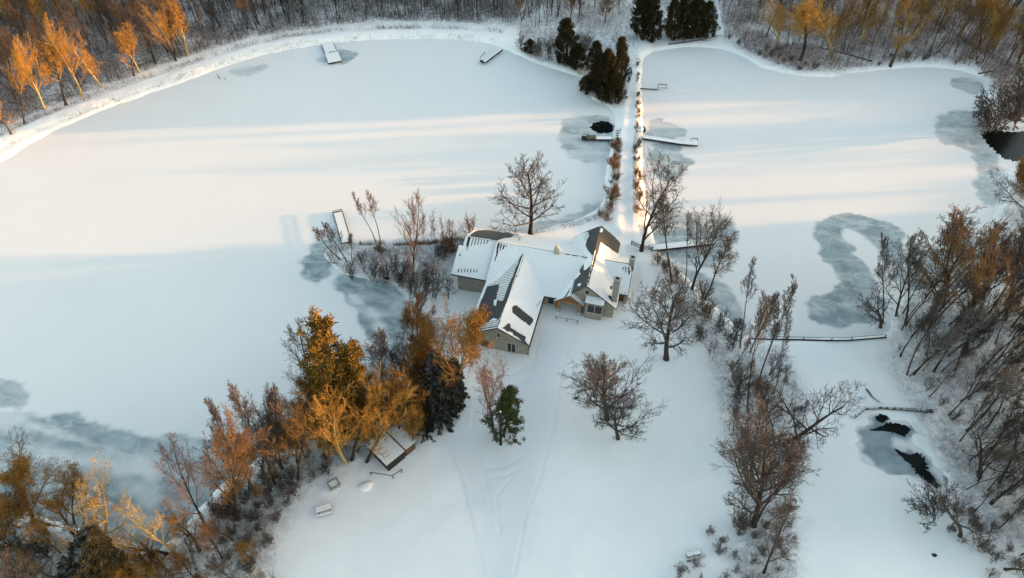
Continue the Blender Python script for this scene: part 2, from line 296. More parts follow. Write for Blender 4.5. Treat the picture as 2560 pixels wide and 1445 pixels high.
# ---------------------------------------------------------------- mesh helpers
def tag(o, label=None, cat=None, group=None, kind=None):
    if label: o['label'] = label
    if cat: o['category'] = cat
    if group: o['group'] = group
    if kind: o['kind'] = kind
    return o
def empty(name, loc, label, cat, group=None):
    o = bpy.data.objects.new(name, None); col.objects.link(o); o.location = loc; o.empty_display_size = .3
    return tag(o, label, cat, group)
class MB:
    def __init__(s): s.v = []; s.f = []
    def add(s, v, f):
        k = len(s.v); s.v += [tuple(p) for p in v]; s.f += [tuple(i + k for i in q) for q in f]; return s
    def hexa(s, p):   # 8 points: bottom 4 ccw, top 4
        return s.add(p, [(3, 2, 1, 0), (4, 5, 6, 7), (0, 1, 5, 4), (1, 2, 6, 5), (2, 3, 7, 6), (3, 0, 4, 7)])
    def box(s, c, size, rz=0):
        x, y, z = size[0] / 2, size[1] / 2, size[2] / 2; ca, sa = math.cos(rz), math.sin(rz)
        pts = [(-x, -y, -z), (x, -y, -z), (x, y, -z), (-x, y, -z), (-x, -y, z), (x, -y, z), (x, y, z), (-x, y, z)]
        return s.hexa([(c[0] + a * ca - b * sa, c[1] + a * sa + b * ca, c[2] + d) for a, b, d in pts])
    def beam(s, a, b, w, h=None):     # box between two points, centred
        a, b = Vector(a), Vector(b); d = (b - a); 
        if d.length < 1e-6: return s
        d.normalize(); up = Vector((0, 0, 1)) if abs(d.z) < .95 else Vector((0, 1, 0)); r = d.cross(up).normalized(); u = r.cross(d); h = h or w
        P4 = lambda q: [q - r * w / 2 - u * h / 2, q + r * w / 2 - u * h / 2, q + r * w / 2 + u * h / 2, q - r * w / 2 + u * h / 2]
        p, q = P4(a), P4(b)
        return s.add(p + q, [(0, 1, 2, 3), (7, 6, 5, 4), (0, 4, 5, 1), (1, 5, 6, 2), (2, 6, 7, 3), (3, 7, 4, 0)])
    def tube(s, pts, rad, n=6):
        k = len(s.v); N = len(pts)
        for i, p in enumerate(pts):
            p = Vector(p); a = Vector(pts[max(i - 1, 0)]); b = Vector(pts[min(i + 1, N - 1)]); d = (b - a).normalized()
            r = d.cross(Vector((.3, .1, 1)) if abs(d.z) < .9 else Vector((0, 1, .1))).normalized(); u = r.cross(d)
            for j in range(n):
                t = 2 * math.pi * j / n; q = p + (r * math.cos(t) + u * math.sin(t)) * rad[i]; s.v.append(tuple(q))
        for i in range(N - 1):
            for j in range(n):
                a = k + i * n + j; b = k + i * n + (j + 1) % n; s.f.append((a, b, b + n, a + n))
        s.f.append(tuple(k + j for j in range(n))[::-1]); s.f.append(tuple(k + (N - 1) * n + j for j in range(n)))
        return s
    def prism(s, poly, z0, z1):       # poly ccw xy
        n = len(poly); z0 = z0 if callable(z0) else (lambda x, y, a=z0: a); z1 = z1 if callable(z1) else (lambda x, y, a=z1: a)
        v = [(x, y, z0(x, y)) for x, y in poly] + [(x, y, z1(x, y)) for x, y in poly]
        return s.add(v, [tuple(range(n))[::-1], tuple(range(n, 2 * n))] + [(i, (i + 1) % n, (i + 1) % n + n, i + n) for i in range(n)])
    def mesh(s, name, m):
        me = bpy.data.meshes.new(name); me.from_pydata(s.v, [], s.f); me.materials.append(m); me.update(); return me
    def build(s, name, m, parent=None, label=None, smooth=False, off=None):
        if parent is not None and off is None:
            L = parent.location.copy(); q = parent.parent
            while q is not None: L = L + q.location; q = q.parent
            off = L
        if off is not None: s.v = [(x - off[0], y - off[1], z - off[2]) for x, y, z in s.v]
        me = s.mesh(name, m); o = bpy.data.objects.new(name, me); col.objects.link(o)
        if smooth: me.polygons.foreach_set('use_smooth', [True] * len(me.polygons))
        if parent is not None: o.parent = parent
        elif off is not None: o.location = off
        if label: o['label'] = label
        return o
def grid_obj(name, X, Y, Zf, m, attrs=None, keep=None):
    ny, nx = X.shape; v = np.stack([X, Y, Zf], -1).reshape(-1, 3)
    idx = np.arange(nx * ny).reshape(ny, nx); q = np.stack([idx[:-1, :-1], idx[:-1, 1:], idx[1:, 1:], idx[1:, :-1]], -1).reshape(-1, 4)
    if keep is not None:
        kf = keep.reshape(-1); q = q[kf[q].any(1)]; used = np.unique(q); mp = np.full(len(v), -1); mp[used] = np.arange(len(used)); q = mp[q]; v = v[used]
    else: used = np.arange(len(v))
    me = bpy.data.meshes.new(name); me.vertices.add(len(v)); me.vertices.foreach_set('co', v.ravel().astype(np.float32))
    me.loops.add(len(q) * 4); me.loops.foreach_set('vertex_index', q.ravel().astype(np.int32)); me.polygons.add(len(q))
    me.polygons.foreach_set('loop_start', np.arange(0, len(q) * 4, 4, dtype=np.int32)); me.update(calc_edges=True)
    me.polygons.foreach_set('use_smooth', np.ones(len(q), bool))
    for k, a in (attrs or {}).items():
        at = me.attributes.new(k, 'FLOAT', 'POINT'); at.data.foreach_set('value', a.reshape(-1)[used].astype(np.float32))
    me.materials.append(m); me.validate(); o = bpy.data.objects.new(name, me); col.objects.link(o); return o

# ---------------------------------------------------------------- ground, added shadow ridge, ponds
lit = np.zeros_like(XX)
for zi, zn in enumerate(ZONES): lit = np.maximum(lit, (1, .85, .6, .65, .8, .8, .6)[zi] * sstep(2.5, -3.0, sdist(zn, XX, YY) + 4 * fbm(XX / 5, YY / 5, 40, 3)))
far = (np.hypot(XX, YY - 100) > 240); lit = np.where(far, .8, lit)
packed = np.zeros_like(XX)
for tr in YARD_TRACKS: packed = np.maximum(packed, .30 * sstep(.45, .1, ldist(tr, XX, YY)) * (.5 + vnoise(XX / 3, YY / 3, 90)))
packed = np.maximum(packed, .30 * sstep(1.5, -2.5, sdist(DRIVE, XX, YY) + 4 * fbm(XX / 4, YY / 9, 70, 3)))
packed = np.maximum(packed, .25 * sstep(1.3, .8, ldist(PATH, XX, YY)))
grd = grid_obj('ground', XX, YY, ZZ, M['ground'], {'litter': lit, 'packed': packed}); tag(grd, kind='structure')

TE = math.tan(R(SUN_EL))
def shadow_crest(t):  # ridge height shaped to shade the ground and leave a lit gap
    x0 = -62 + 0 * t
    x0 = x0 - 10 * sstep(55, 45, t) - 25 * sstep(20, 0, t)
    x0 = x0 + 170 * sstep(94, 99, t) * sstep(150, 138, t)
    x0 = x0 - 15 * sstep(150, 165, t)
    return (250 - x0) * TE
hx = np.concatenate([np.linspace(192, 250, 24), np.linspace(262, 700, 12)]); hy = np.linspace(-400, 700, 900)
HX, HY = np.meshgrid(hx, hy); T = HY * math.cos(R(SUN_AZ)) - HX * math.sin(R(SUN_AZ))
prof = sstep(190, 250, HX) * (1 - .7 * sstep(260, 700, HX))
HZ = shadow_crest(T + 0) * prof + 2.2 * fbm(T / 5, HX / 60, 5, 4) * prof - 0.6 * (1 - prof)
shadow_ridge = grid_obj('hills', HX, HY, HZ, M['ground'], {'litter': np.full(HX.shape, .8), 'packed': np.zeros(HX.shape)}); tag(shadow_ridge, kind='structure')  # out of view, added for the long shade it throws westward

# (polygon in the picture, feather in metres, strength)
WET_L = [([(845, 135), (862, 125), (885, 128), (887, 142), (872, 155), (850, 158)], .8, .8), ([(797, 142), (806, 134), (816, 150), (812, 158), (800, 155)], .9, .5),
  ([(575, 180), (620, 168), (662, 162), (655, 178), (610, 190)], 2.2, .45), ([(480, 205), (500, 198), (505, 205)], 1.5, .3),
  ([(1398, 335), (1415, 305), (1455, 290), (1500, 288), (1532, 300), (1530, 340), (1522, 400), (1480, 408), (1430, 392), (1405, 365)], 2.0, .62),
  ([(768, 635), (790, 605), (830, 600), (850, 610), (835, 650), (800, 705), (776, 705), (758, 665)], 2.0, 1),
  ([(838, 700), (870, 686), (930, 692), (1000, 715), (1022, 770), (1010, 850), (980, 900), (945, 880), (920, 850), (895, 800), (872, 760), (840, 730)], 1.6, 1),
  ([(1010, 840), (990, 960), (880, 1060), (700, 1110), (640, 1130), (760, 1010), (900, 930), (930, 870)], 4.0, .9),
  ([(-60, 955), (40, 960), (45, 985), (60, 1010), (20, 1020), (-60, 1010)], 1.2, .75),
  ([(-200, 1030), (0, 1030), (70, 1042), (200, 1042), (280, 1068), (330, 1075), (375, 1100), (440, 1085), (560, 1090), (700, 1060), (700, 1160), (560, 1260), (460, 1330), (300, 1360), (-200, 1290)], 1.6, .92),
 
  ([(900, 610), (1000, 600), (1120, 585), (1180, 580), (1300, 570), (1400, 545), (1500, 510), (1530, 560), (1200, 610), (900, 620)], 2, .6)]
DRY_L = [([(-100, 1020), (40, 1035), (160, 1090), (230, 1105), (120, 1085), (-100, 1060)], 1.0), ([(60, 1120), (160, 1130), (290, 1150), (380, 1250), (350, 1240), (280, 1175), (150, 1155), (40, 1140)], 1.8),
  ([(900, 760), (935, 765), (960, 810), (975, 870), (955, 860), (930, 800)], 1.2), ([(870, 735), (905, 740), (912, 765), (880, 758)], 1.0), ([(350, 1140), (400, 1180), (380, 1195), (340, 1160)], 1.5)]
WET_R = [([(1618, 318), (1640, 296), (1665, 303), (1726, 325), (1700, 338), (1672, 350), (1610, 338)], .8, .62), ([(1630, 362), (1700, 362), (1690, 385), (1735, 400), (1700, 440), (1652, 452), (1630, 430)], 1.2, .75),
  ([(2375, 202), (2400, 192), (2440, 198), (2456, 222), (2435, 235), (2400, 222)], .8, .65), ([(2338, 300), (2360, 284), (2440, 284), (2470, 310), (2500, 420), (2492, 500), (2455, 500), (2440, 400), (2400, 370), (2350, 352)], 2.0, .68),
  ([(2040, 575), (2075, 545), (2110, 533), (2160, 538), (2210, 556), (2250, 585), (2260, 660), (2210, 650), (2165, 590), (2130, 570), (2105, 572), (2112, 605), (2150, 650), (2185, 685), (2190, 730), (2210, 770), (2150, 805), (2070, 815), (2025, 795), (2025, 752), (2060, 745), (2085, 720), (2090, 690), (2065, 650), (2050, 610)], 1.5, .95),
  ([(1630, 560), (1680, 540), (1770, 530), (1830, 560), (1838, 605), (1800, 650), (1720, 660), (1640, 620)], 2.5, .85), ([(1700, 680), (1760, 690), (1830, 730), (1860, 790), (1850, 830), (1780, 770)], 2, .8),
  ([(2260, 640), (2400, 610), (2520, 590), (2540, 700), (2400, 730), (2260, 725)], 2, .85), ([(1608, 345), (1618, 420), (1612, 480), (1606, 480), (1602, 350)], 1, .3)]
def pond(name, poly, wets, drys, b, cut=True):
    x = np.arange(b[0], b[2], .35); y = np.arange(b[1], b[3], .35); X, Y = np.meshgrid(x, y)
    wet = np.zeros_like(X); wb = 2.6 * fbm(X / 2.6, Y / 1.8, 31, 6) + 2.2 * fbm(X / 9, Y / 5, 33, 3); st = fbm(X / 12, Y / 1.6, 37, 3)
    for pl, fe, k in wets:
        d = sdist(gp(pl, ICE), X, Y); fe = fe * .40; wet = np.maximum(wet, min(1, k * 1.05) * sstep(fe, -fe * .5, d + wb))
    for pl, fe in drys:
        d = sdist(gp(pl, ICE), X, Y); wet = wet * (1 - .75 * sstep(fe, -fe, d + wb))
    wet = np.clip(wet + (.45 * st + .5 * fbm(X / 3.5 + Y / 9, Y / 1.3, 39, 4) - .02) * sstep(.05, .5, wet), 0, 1)
    for sx, sy, sd in ((11, 3.2, 91), (6, 1.8, 95)):     # wind-blown snow streaks on the wet ice
        v = np.abs(fbm(X / sx + .8 * fbm(X / 7, Y / 7, sd + 1, 2), (Y + .35 * X) / sy + 1.2 * fbm(X / 6, Y / 6, sd + 2, 3), sd, 3)); wet = wet * (1 - .38 * np.clip(1 - v / .05, 0, 1))
    dd = sdist(poly, X, Y)
    o = grid_obj(name, X, Y, np.full(X.shape, ICE), M['ice'], {'wet': wet}, keep=dd < 3.0); tag(o, kind='structure'); return o
pond('frozen_pond', POND_L, WET_L, DRY_L, (-170, 28, 34, 190))
pond('frozen_pond', POND_R, WET_R, [], (18, 62, 140, 178))
x = np.arange(48, 78, .3); y = np.arange(28, 62, .3); X, Y = np.meshgrid(x, y)
w = np.clip(sstep(.5, -.6, sdist(STREAM, X, Y) + 2.6 * fbm(X / 2.2, Y / 1.6, 8, 5)) * (1 + .7 * fbm(X / 3, Y / 2, 12, 3)), 0, 1)
o = grid_obj('frozen_stream', X, Y, np.full(X.shape, -0.25), M['ice'], {'wet': w}, keep=sdist(STREAM, X, Y) < 1.5); tag(o, kind='structure')

def open_water(pts, z, seed, amp=.35):
    p = gp(pts, z, 14); rng = np.random.RandomState(seed); n = len(p); ctr = p.mean(0)
    p = p + (p - ctr) / np.linalg.norm(p - ctr, axis=1)[:, None] * ((rng.rand(n, 1) - .5) * amp * 1.6 + 2.2 * amp * fbm(p[:, :1] * 1.3, p[:, 1:] * 1.3, seed, 3))
    mb = MB(); mb.add([(a, b, z) for a, b in p], [tuple(range(n))])
    o = mb.build('open_water', M['water']); tag(o, kind='structure')
open_water([(1476, 318), (1490, 306), (1515, 303), (1530, 312), (1533, 328), (1512, 332), (1490, 330)], ICE + .02, 1)
open_water([(2455, 335), (2480, 325), (2530, 328), (2620, 330), (2640, 380), (2560, 402), (2515, 398), (2480, 370)], ICE + .02, 2, .6)
open_water([(2174, 1076), (2200, 1066), (2235, 1057), (2272, 1070), (2262, 1090), (2225, 1080)], -.23, 3, .3)
open_water([(2188, 1044), (2205, 1035), (2222, 1046), (2205, 1056)], -.23, 4, .2)
open_water([(2236, 1122), (2270, 1136), (2305, 1134), (2318, 1170), (2348, 1212), (2318, 1208), (2296, 1186), (2270, 1158)], -.23, 5, .5)
open_water([(2206, 884), (2216, 866), (2232, 866), (2232, 900), (2212, 902)], -.05, 6, .5)
open_water([(1599, 318), (1610, 316), (1614, 328), (1603, 332)], ICE + .03, 7, .2)
exec_marker = 0
# ---------------------------------------------------------------- the lodge
def ZP(a, b): return (1080 + a * .2768, 520 + b * .2768)
def loc_en(px, z):
    X = P(px[0], px[1], z); dx, dy = X[0] - HO[0], X[1] - HO[1]
    return (dx * math.cos(HA) - dy * math.sin(HA), dx * math.sin(HA) + dy * math.cos(HA))
def on_wall(a, b, n0):       # zoomed picture point -> (e, z) on the wall plane n = n0
    p0 = loc_en(ZP(a, b), 0); p1 = loc_en(ZP(a, b), 1); z = (n0 - p0[1]) / (p1[1] - p0[1]); return p0[0] + (p1[0] - p0[0]) * z, z
house = empty('lodge', (W2(5, 12)[0], W2(5, 12)[1], 0), 'large pale stone lodge with snowy metal roofs, several wings and stone chimneys at the centre', 'house')
def Wp(poly): return [W2(*p) for p in poly]
def inv(x, y): dx, dy = x - HO[0], y - HO[1]; return dx * math.cos(HA) - dy * math.sin(HA), dx * math.sin(HA) + dy * math.cos(HA)
def en_fun(f): return lambda x, y: f(*inv(x, y))
def body(name, rects, zb, parent=house, m='stone'):
    mb = MB()
    for poly, zf in rects: mb.prism(Wp(poly), zb, en_fun(zf))
    return mb.build(name, M[m], parent)
def rect(e0, e1, n0, n1): return [(e0, n0), (e1, n0), (e1, n1), (e0, n1)]
def in_poly(poly, X, Y):
    return sdist(np.array(poly, float), X, Y) < 0
def roof(poly, zf, bare=(), th=.16, snow=True, parent=house, label=None, cell=.11, seams=None):
    mb = MB(); mb.prism(Wp(poly), en_fun(lambda e, n: zf(e, n) - th), en_fun(zf))
    if seams:      # standing seams: ('e'|'n', step)
        es = [p[0] for p in poly]; ns = [p[1] for p in poly]
        if seams == 'n':
            for n in np.arange(min(ns) + .2, max(ns) - .1, .45): 
                a, b = min(es), max(es); mb.beam(W(a, n, zf(a, n) + .015), W(b, n, zf(b, n) + .015), .04, .05)
        else:
            for e in np.arange(min(es) + .2, max(es) - .1, .45):
                a, b = min(ns), max(ns); mb.beam(W(e, a, zf(e, a) + .015), W(e, b, zf(e, b) + .015), .04, .05)
    r = mb.build('roof', M['roof'], parent, label)
    if not snow: return r
    es = [p[0] for p in poly]; ns = [p[1] for p in poly]
    ea = np.arange(min(es) + .03, max(es) - .01, cell); na = np.arange(min(ns) + .03, max(ns) - .01, cell); E_, N_ = np.meshgrid(ea, na)
    Zr = np.vectorize(zf)(E_, N_); Xw = HO[0] + E_ * math.cos(HA) + N_ * math.sin(HA); Yw = HO[1] - E_ * math.sin(HA) + N_ * math.cos(HA)
    dz = Zr - CH; dep = Yw * c_ - dz * s_; up = Yw * s_ + dz * c_
    zx = ((1280 + F * Xw / dep) - 1080) / .2768; zy = ((722.5 - F * up / dep) - 520) / .2768
    jx = 7 * fbm(E_ * 1.3, N_ * 1.3, 50, 3); jy = 7 * fbm(E_ * 1.3, N_ * 1.3, 51, 3); zx = zx + jx; zy = zy + jy
    on = in_poly(poly, E_, N_) | (sdist(np.array(poly, float), E_, N_) < .02)
    inside = on.copy()
    for mode, pl in bare:
        b = in_poly(pl, zx, zy)
        if mode == 'n': b &= (np.mod(N_ / .45 + .1, 1) < .5)
        elif mode == 'e': b &= (np.mod(E_ / .55 + .1, 1) < .55)
        if mode == 'snow': on |= (b & inside)
        else: on &= ~b
    Zs = Zr + np.where(on, .11 + .04 * fbm(E_ * .8, N_ * .8, 60, 2), -.03)
    L = r.location; hl = house.location
    o = grid_obj('snow_cover', Xw - hl[0], Yw - hl[1], Zs - hl[2], M['snow'], keep=on)
    o.data.polygons.foreach_set('use_smooth', np.zeros(len(o.data.polygons), bool))
    o.parent = r; return r
zA = lambda e, n: 5.5 - .556 * abs(e)
zM = lambda e, n: 5.9 - .43 * (18.8 - n) if n < 18.8 else 5.9 - .49 * (n - 18.8)
zNW = lambda e, n: 5.5 - .47 * (19.2 - n) if n < 19.2 else 5.5 - .50 * (n - 19.2)
def zR(e, n):
    if e > 12.4: return 6.8 - .80 * (e - 12.4)
    k = 1.08 - .28 * min(max((n - 14) / 10, 0), 1); return 6.8 - k * (12.4 - e)
zRE = lambda e, n: 5.35 - .61 * (19.6 - n) if n < 19.6 else 5.35 - .61 * (n - 19.6)
zE = lambda e, n: 4.3 - .80 * abs(e - 9.9)
dn = lambda f, d=.14: (lambda e, n: f(e, n) - d)
# walls
body('wall', [(rect(-4.95, 0, .45, 14), dn(zA)), (rect(0, 4.95, .45, 14), dn(zA))], -2.2)
body('wall', [(rect(-5.0, 7.4, 11.5, 18.8), dn(zM)), (rect(-5.0, 7.4, 18.8, 25.1), dn(zM)), (rect(7.4, 12, 13.9, 18.8), dn(zM)), (rect(7.4, 12, 18.8, 24.5), dn(zM, .3))], -1.5)
body('wall', [(rect(-11.0, -5.05, 12.6, 19.2), dn(zNW)), (rect(-11.0, -5.05, 19.2, 24.6), dn(zNW))], -3)
body('wall', [(rect(10.05, 12.2, 11.5, 14.5), dn(zR))], 2.6); 
body('wall', [(rect(12.2, 12.4, 11.55, 26.4), dn(zR)), (rect(12.4, 17.5, 11.55, 15.5), dn(zR)), (rect(12.4, 16.1, 15.5, 26.4), dn(zR)), (rect(8.3, 12.2, 19, 26.4), dn(zR))], -1)
body('wall', [(rect(13.5, 18.9, 15.6, 19.6), dn(zRE)), (rect(13.5, 18.9, 19.6, 23.2), dn(zRE)), ([(18.9, 15.1), (19.4, 15.1), (19.4, 15.9), (18.9, 15.9)], dn(zRE))], -1)
# roofs with their snow
roof([(-5.4, -.4), (0, -.4), (0, 19), (-5.4, 19)], zA, [('full', [(496, 705), (610, 690), (578, 830), (640, 840), (690, 700), (735, 600), (760, 540), (800, 440), (838, 385), (830, 440), (790, 560), (700, 770), (640, 930), (604, 1010), (560, 995), (490, 1040), (380, 1060), (420, 900)]),
  ('n', [(835, 395), (790, 450), (600, 640), (496, 700), (600, 710), (570, 840), (660, 880), (760, 600)]), ('n', [(470, 1030), (610, 995), (595, 1075), (380, 1125), (380, 1050)]), ('snow', [(560, 830), (585, 830), (575, 880), (560, 880)])], seams='n')
roof([(0, -.4), (5.4, -.4), (5.4, 19), (0, 19)], zA, [('full', [(735, 880), (762, 880), (915, 1000), (908, 1035), (882, 1068), (726, 948), (720, 905)]),
  ('full', [(632, 1085), (690, 1040), (708, 1046), (712, 1080), (850, 1165), (840, 1200), (875, 1240), (820, 1215), (770, 1170), (700, 1130)]), ('snow', [(690, 1112), (725, 1125), (730, 1150), (700, 1140)]),
  ('n', [(935, 885), (985, 830), (992, 845), (950, 890)]), ('full', [(835, 395), (842, 395), (790, 560), (640, 935), (606, 1050), (598, 1050), (700, 770), (790, 540)])], seams='n')
roof([(-5.35, 10.9), (8.6, 10.9), (8.6, 13.2), (12.4, 13.2), (12.4, 18.8), (-5.35, 18.8)], zM, [('full', [(592, 315), (612, 320), (590, 430), (560, 510), (575, 420)]), ('e', [(615, 320), (680, 340), (660, 365), (610, 390)]), ('e', [(780, 365), (800, 372), (780, 380)]),
  ('full', [(596, 293), (1442, 449), (1442, 461), (596, 306)]), ('full', [(1055, 365), (1170, 385), (1170, 405), (1055, 390)])], seams='e')
roof([(-5.35, 18.8), (12.4, 18.8), (12.4, 20), (8.0, 25.7), (-5.35, 25.7)], zM, [('full', [(590, 300), (640, 205), (700, 228), (745, 245), (715, 268), (640, 276)]), ('n', [(700, 225), (790, 240), (770, 260), (700, 275)])], seams='e')
roof([(-11.6, 12.3), (-5.35, 12.3), (-5.35, 19.2), (-11.2, 19.2), (-11.2, 17.5), (-12.1, 17.5), (-12.1, 12.3)], zNW, [('e', [(325, 250), (520, 282), (505, 322), (420, 335), (345, 345), (310, 390)]), ('e', [(222, 550), (412, 552), (412, 584), (212, 584)]), ('full', [(238, 415), (262, 418), (250, 440)]),
  ('full', [(330, 248), (345, 250), (320, 340), (300, 380), (310, 320)])], seams='e')
roof([(-11.2, 19.2), (-5.35, 19.2), (-5.35, 25.1), (-11.2, 25.1)], zNW, [('full', [(325, 255), (400, 203), (470, 196), (560, 203), (660, 222), (640, 300), (600, 300)])], seams='e')
roof([(-12.1, 17.5), (-11.2, 17.5), (-11.2, 18.7), (-12.1, 18.7)], lambda e, n: 4.6 - .5 * (n - 17.5), snow=False)
roof([(8.6, 12.2), (9.8, 11.15), (12.4, 11.15), (12.4, 26.9), (7.6, 26.9), (7.6, 19), (8.6, 17)], zR, [('full', [(1500, 150), (1545, 190), (1515, 330), (1480, 440), (1440, 425), (1400, 380), (1382, 330), (1400, 290), (1420, 250), (1405, 215), (1270, 262), (1350, 215)]),
  ('full', [(1445, 510), (1430, 600), (1412, 715), (1270, 770), (1195, 765), (1240, 690), (1330, 610)]), ('snow', [(1315, 685), (1345, 680), (1340, 705), (1318, 705)]), ('n', [(1400, 205), (1440, 240), (1400, 300), (1360, 280)])], cell=.12, seams=None)
roof([(12.4, 11.15), (18.05, 11.15), (18.05, 15), (16.4, 15), (16.4, 26.9), (12.4, 26.9)], zR, [('full', [(1546, 205), (1500, 150), (1560, 170), (1720, 330), (1700, 430), (1520, 305)]), ('full', [(1525, 170), (1548, 190), (1524, 310), (1488, 430), (1438, 600), (1418, 690), (1395, 700), (1460, 450), (1500, 240)]),
  ('snow', [(1512, 180), (1545, 190), (1535, 222), (1508, 215)]), ('full', [(1605, 700), (1628, 705), (1632, 735), (1610, 735)]), ('full', [(1585, 790), (1610, 790), (1635, 830), (1630, 850), (1600, 820)]), ('full', [(1645, 815), (1668, 830), (1660, 845), (1640, 835)])], cell=.12)
roof([(13.0, 14.75), (19.5, 14.75), (19.5, 19.6), (13.0, 19.6)], zRE, [('full', [(1795, 525), (1842, 530), (1828, 620), (1800, 655)]), ('full', [(1768, 535), (1785, 535), (1788, 590), (1775, 610)]), ('full', [(1744, 530), (1758, 530), (1760, 575), (1750, 590)]), ('full', [(1720, 535), (1732, 535), (1732, 560), (1724, 565)]),
  ('full', [(1535, 462), (1800, 497), (1800, 506), (1600, 480)])], seams='e')
roof([(13.0, 19.6), (19.3, 19.6), (19.3, 23.6), (13.0, 23.6)], zRE, [])
# porch gable
roof([(7.2, 10.45), (9.9, 10.45), (9.9, 14.5), (7.2, 14.5)], zE, [('full', [(1170, 840), (1265, 700), (1240, 760), (1215, 800), (1180, 840)])])
roof([(9.9, 10.45), (12.5, 10.45), (12.5, 13), (9.9, 14.5)], zE, [])
mb = MB()
for k in (10.6,):
    mb.beam(W(7.4, k, 2.2), W(9.9, k, 4.15), .22, .28); mb.beam(W(9.9, k, 4.15), W(12.3, k, 2.25), .22, .28); mb.beam(W(7.6, k + .05, 2.45), W(12.2, k + .05, 2.45), .2, .26)
    mb.beam(W(9.9, k, 2.45), W(9.9, k, 4.1), .16); mb.beam(W(9.9, k, 2.6), W(8.7, k, 3.1), .12); mb.beam(W(9.9, k, 2.6), W(11.1, k, 3.1), .12)
for e in (8.0, 11.7): mb.beam(W(e, 10.8, 2.3), W(e, 13.8, 2.3), .2)
mb.build('truss', M['timber'], house)
for e in (8.0, 11.7):
    mb = MB(); mb.beam(W(e, 10.8, 0.45), W(e, 10.8, 2.4), .30); p = mb.build('post', M['timber'], house)
    mb = MB(); mb.box(W(e, 10.8, .1), (.62, .62, .9), -HA); q = mb.build('footing', M['stonecap'], p, off=house.location); q.location = (0, 0, 0)
mb = MB(); mb.beam(W(9.3, 13.85, 1.0), W(9.3, 13.85, 1.01), .1); 
mb = MB(); mb.box(W(10.4, 13.83, 1.15), (1.5, .1, 2.2), -HA); d = mb.build('door', M['door'], house)
mb = MB(); mb.box(W(9.9, 13.76, 1.1), (.05, .06, .2), -HA); mb.build('handle', M['stonecap'], d, off=house.location)
# openings
def window(a0, b0, a1, b1, n0, nm='window', panes=1, m='glass', label=None, fm='frame', bars=0):
    e0, z1 = on_wall(a0, b0, n0); e1, z0 = on_wall(a1, b1, n0); ec, zc = (e0 + e1) / 2, (z0 + z1) / 2; w, h = abs(e1 - e0), abs(z1 - z0); f = .09
    mb = MB()
    for dz in (-h / 2, h / 2): mb.box(W(ec, n0 - .03, zc + dz), (w + f, .12, f), -HA)
    for i in range(panes + 1): mb.box(W(e0 + (e1 - e0) * i / panes, n0 - .03, zc), (f, .118, h - f - .004), -HA)
    mb.box(W(ec, n0 - .06, zc - h / 2 - .08), (w + .25, .2, .07), -HA)
    o = mb.build(nm, M[fm], house, label)
    for i in range(panes):
        mb = MB(); mb.box(W(e0 + (e1 - e0) * (i + .5) / panes, n0 - .02, zc), (w / panes - f, .05, h - f), -HA); mb.build('pane', M[m], o, off=house.location)
    return o
window(443, 1180, 520, 1262, .45, m='door'); window(680, 1215, 756, 1306, .45, m='glass', panes=2)
window(582, 1124, 622, 1166, .45, nm='vent', m='door')
window(1383, 738, 1420, 782, 11.52, nm='vent')
window(1048, 806, 1100, 870, 11.48)
# bay window
mb = MB(); mb.prism(Wp([(12.75, 10.45), (15.65, 10.45), (15.65, 11.6), (12.75, 11.6)]), -1, 3.5); bay = mb.build('bay', M['stone'], house)
mb = MB(); mb.prism(Wp([(12.55, 10.2), (15.85, 10.2), (15.85, 11.6), (12.55, 11.6)]), en_fun(lambda e, n: 3.45 + .35 * (n - 10.2)), en_fun(lambda e, n: 3.6 + .35 * (n - 10.2))); mb.build('bay_roof', M['roof'], bay, off=house.location)
mb = MB(); mb.prism(Wp([(12.58, 10.23), (15.82, 10.23), (15.82, 11.5), (12.58, 11.5)]), en_fun(lambda e, n: 3.603 + .35 * (n - 10.2)), en_fun(lambda e, n: 3.7 + .35 * (n - 10.2))); mb.build('snow_cover', M['snow'], bay, off=house.location)
window(1405, 868, 1532, 962, 10.45, panes=2)
# side recess, chimneys, cupola, gutters, porch kerb
mb = MB(); mb.box(W(18.15, 15.58, 1.1), (1.3, .06, 2.2), -HA); d = mb.build('door', M['door'], house)
def chimney(e, n, z0, z1, w, d, nm='chimney'):
    mb = MB(); mb.box(W(e, n, (z0 + z1) / 2), (w, d, z1 - z0), -HA); o = mb.build(nm, M['stone'], house)
    mb = MB(); mb.box(W(e, n, z1 + .06), (w + .16, d + .16, .12), -HA); mb.build('cap', M['stonecap'], o, off=house.location)
    mb = MB(); mb.box(W(e, n, z1 + .2), (w * .5, d * .5, .16), -HA); mb.build('flue', M['wood_dark'], o, off=house.location)
chimney(17.3, 12.75, 2.2, 8.1, 1.05, .8); chimney(19.1, 19.7, 4.4, 6.9, .95, .9)
mb = MB(); mb.box(W(5.83, 18.8, 6.25), (1.0, .9, 1.3), -HA); cup = mb.build('roof_vent', M['stonecap'], house)
mb = MB(); mb.tube([W(5.83, 18.8, 6.9), W(5.83, 18.8, 7.25), W(5.83, 18.8, 7.26), W(5.83, 18.8, 7.5)], [.22, .22, .42, .12], 10); mb.build('cap', M['stonecap'], cup, off=house.location)
mb = MB(); mb.tube([W(5.12, .25, 2.5), W(5.12, .2, 2.2), W(5.05, .3, -1.2)], [.07, .07, .07], 6); mb.build('downpipe', M['wood_dark'], house)
mb = MB(); mb.beam(W(5.45, -.4, 2.42), W(5.45, 10.7, 2.42), .12); mb.build('gutter', M['wood_dark'], house)
mb = MB(); mb.tube([W(12.2, 11.4, 2.4), W(12.2, 11.4, -.8)], [.08, .08], 6); mb.build('downpipe', M['wood_dark'], house)
ps = [on_wall(1115, 975, 8.75), on_wall(1320, 1015, 8.75)]
t = empty('low_rail', W(9.9, 8.75, 0), 'low dark snow-topped rail on the ground in front of the lodge porch', 'railing')
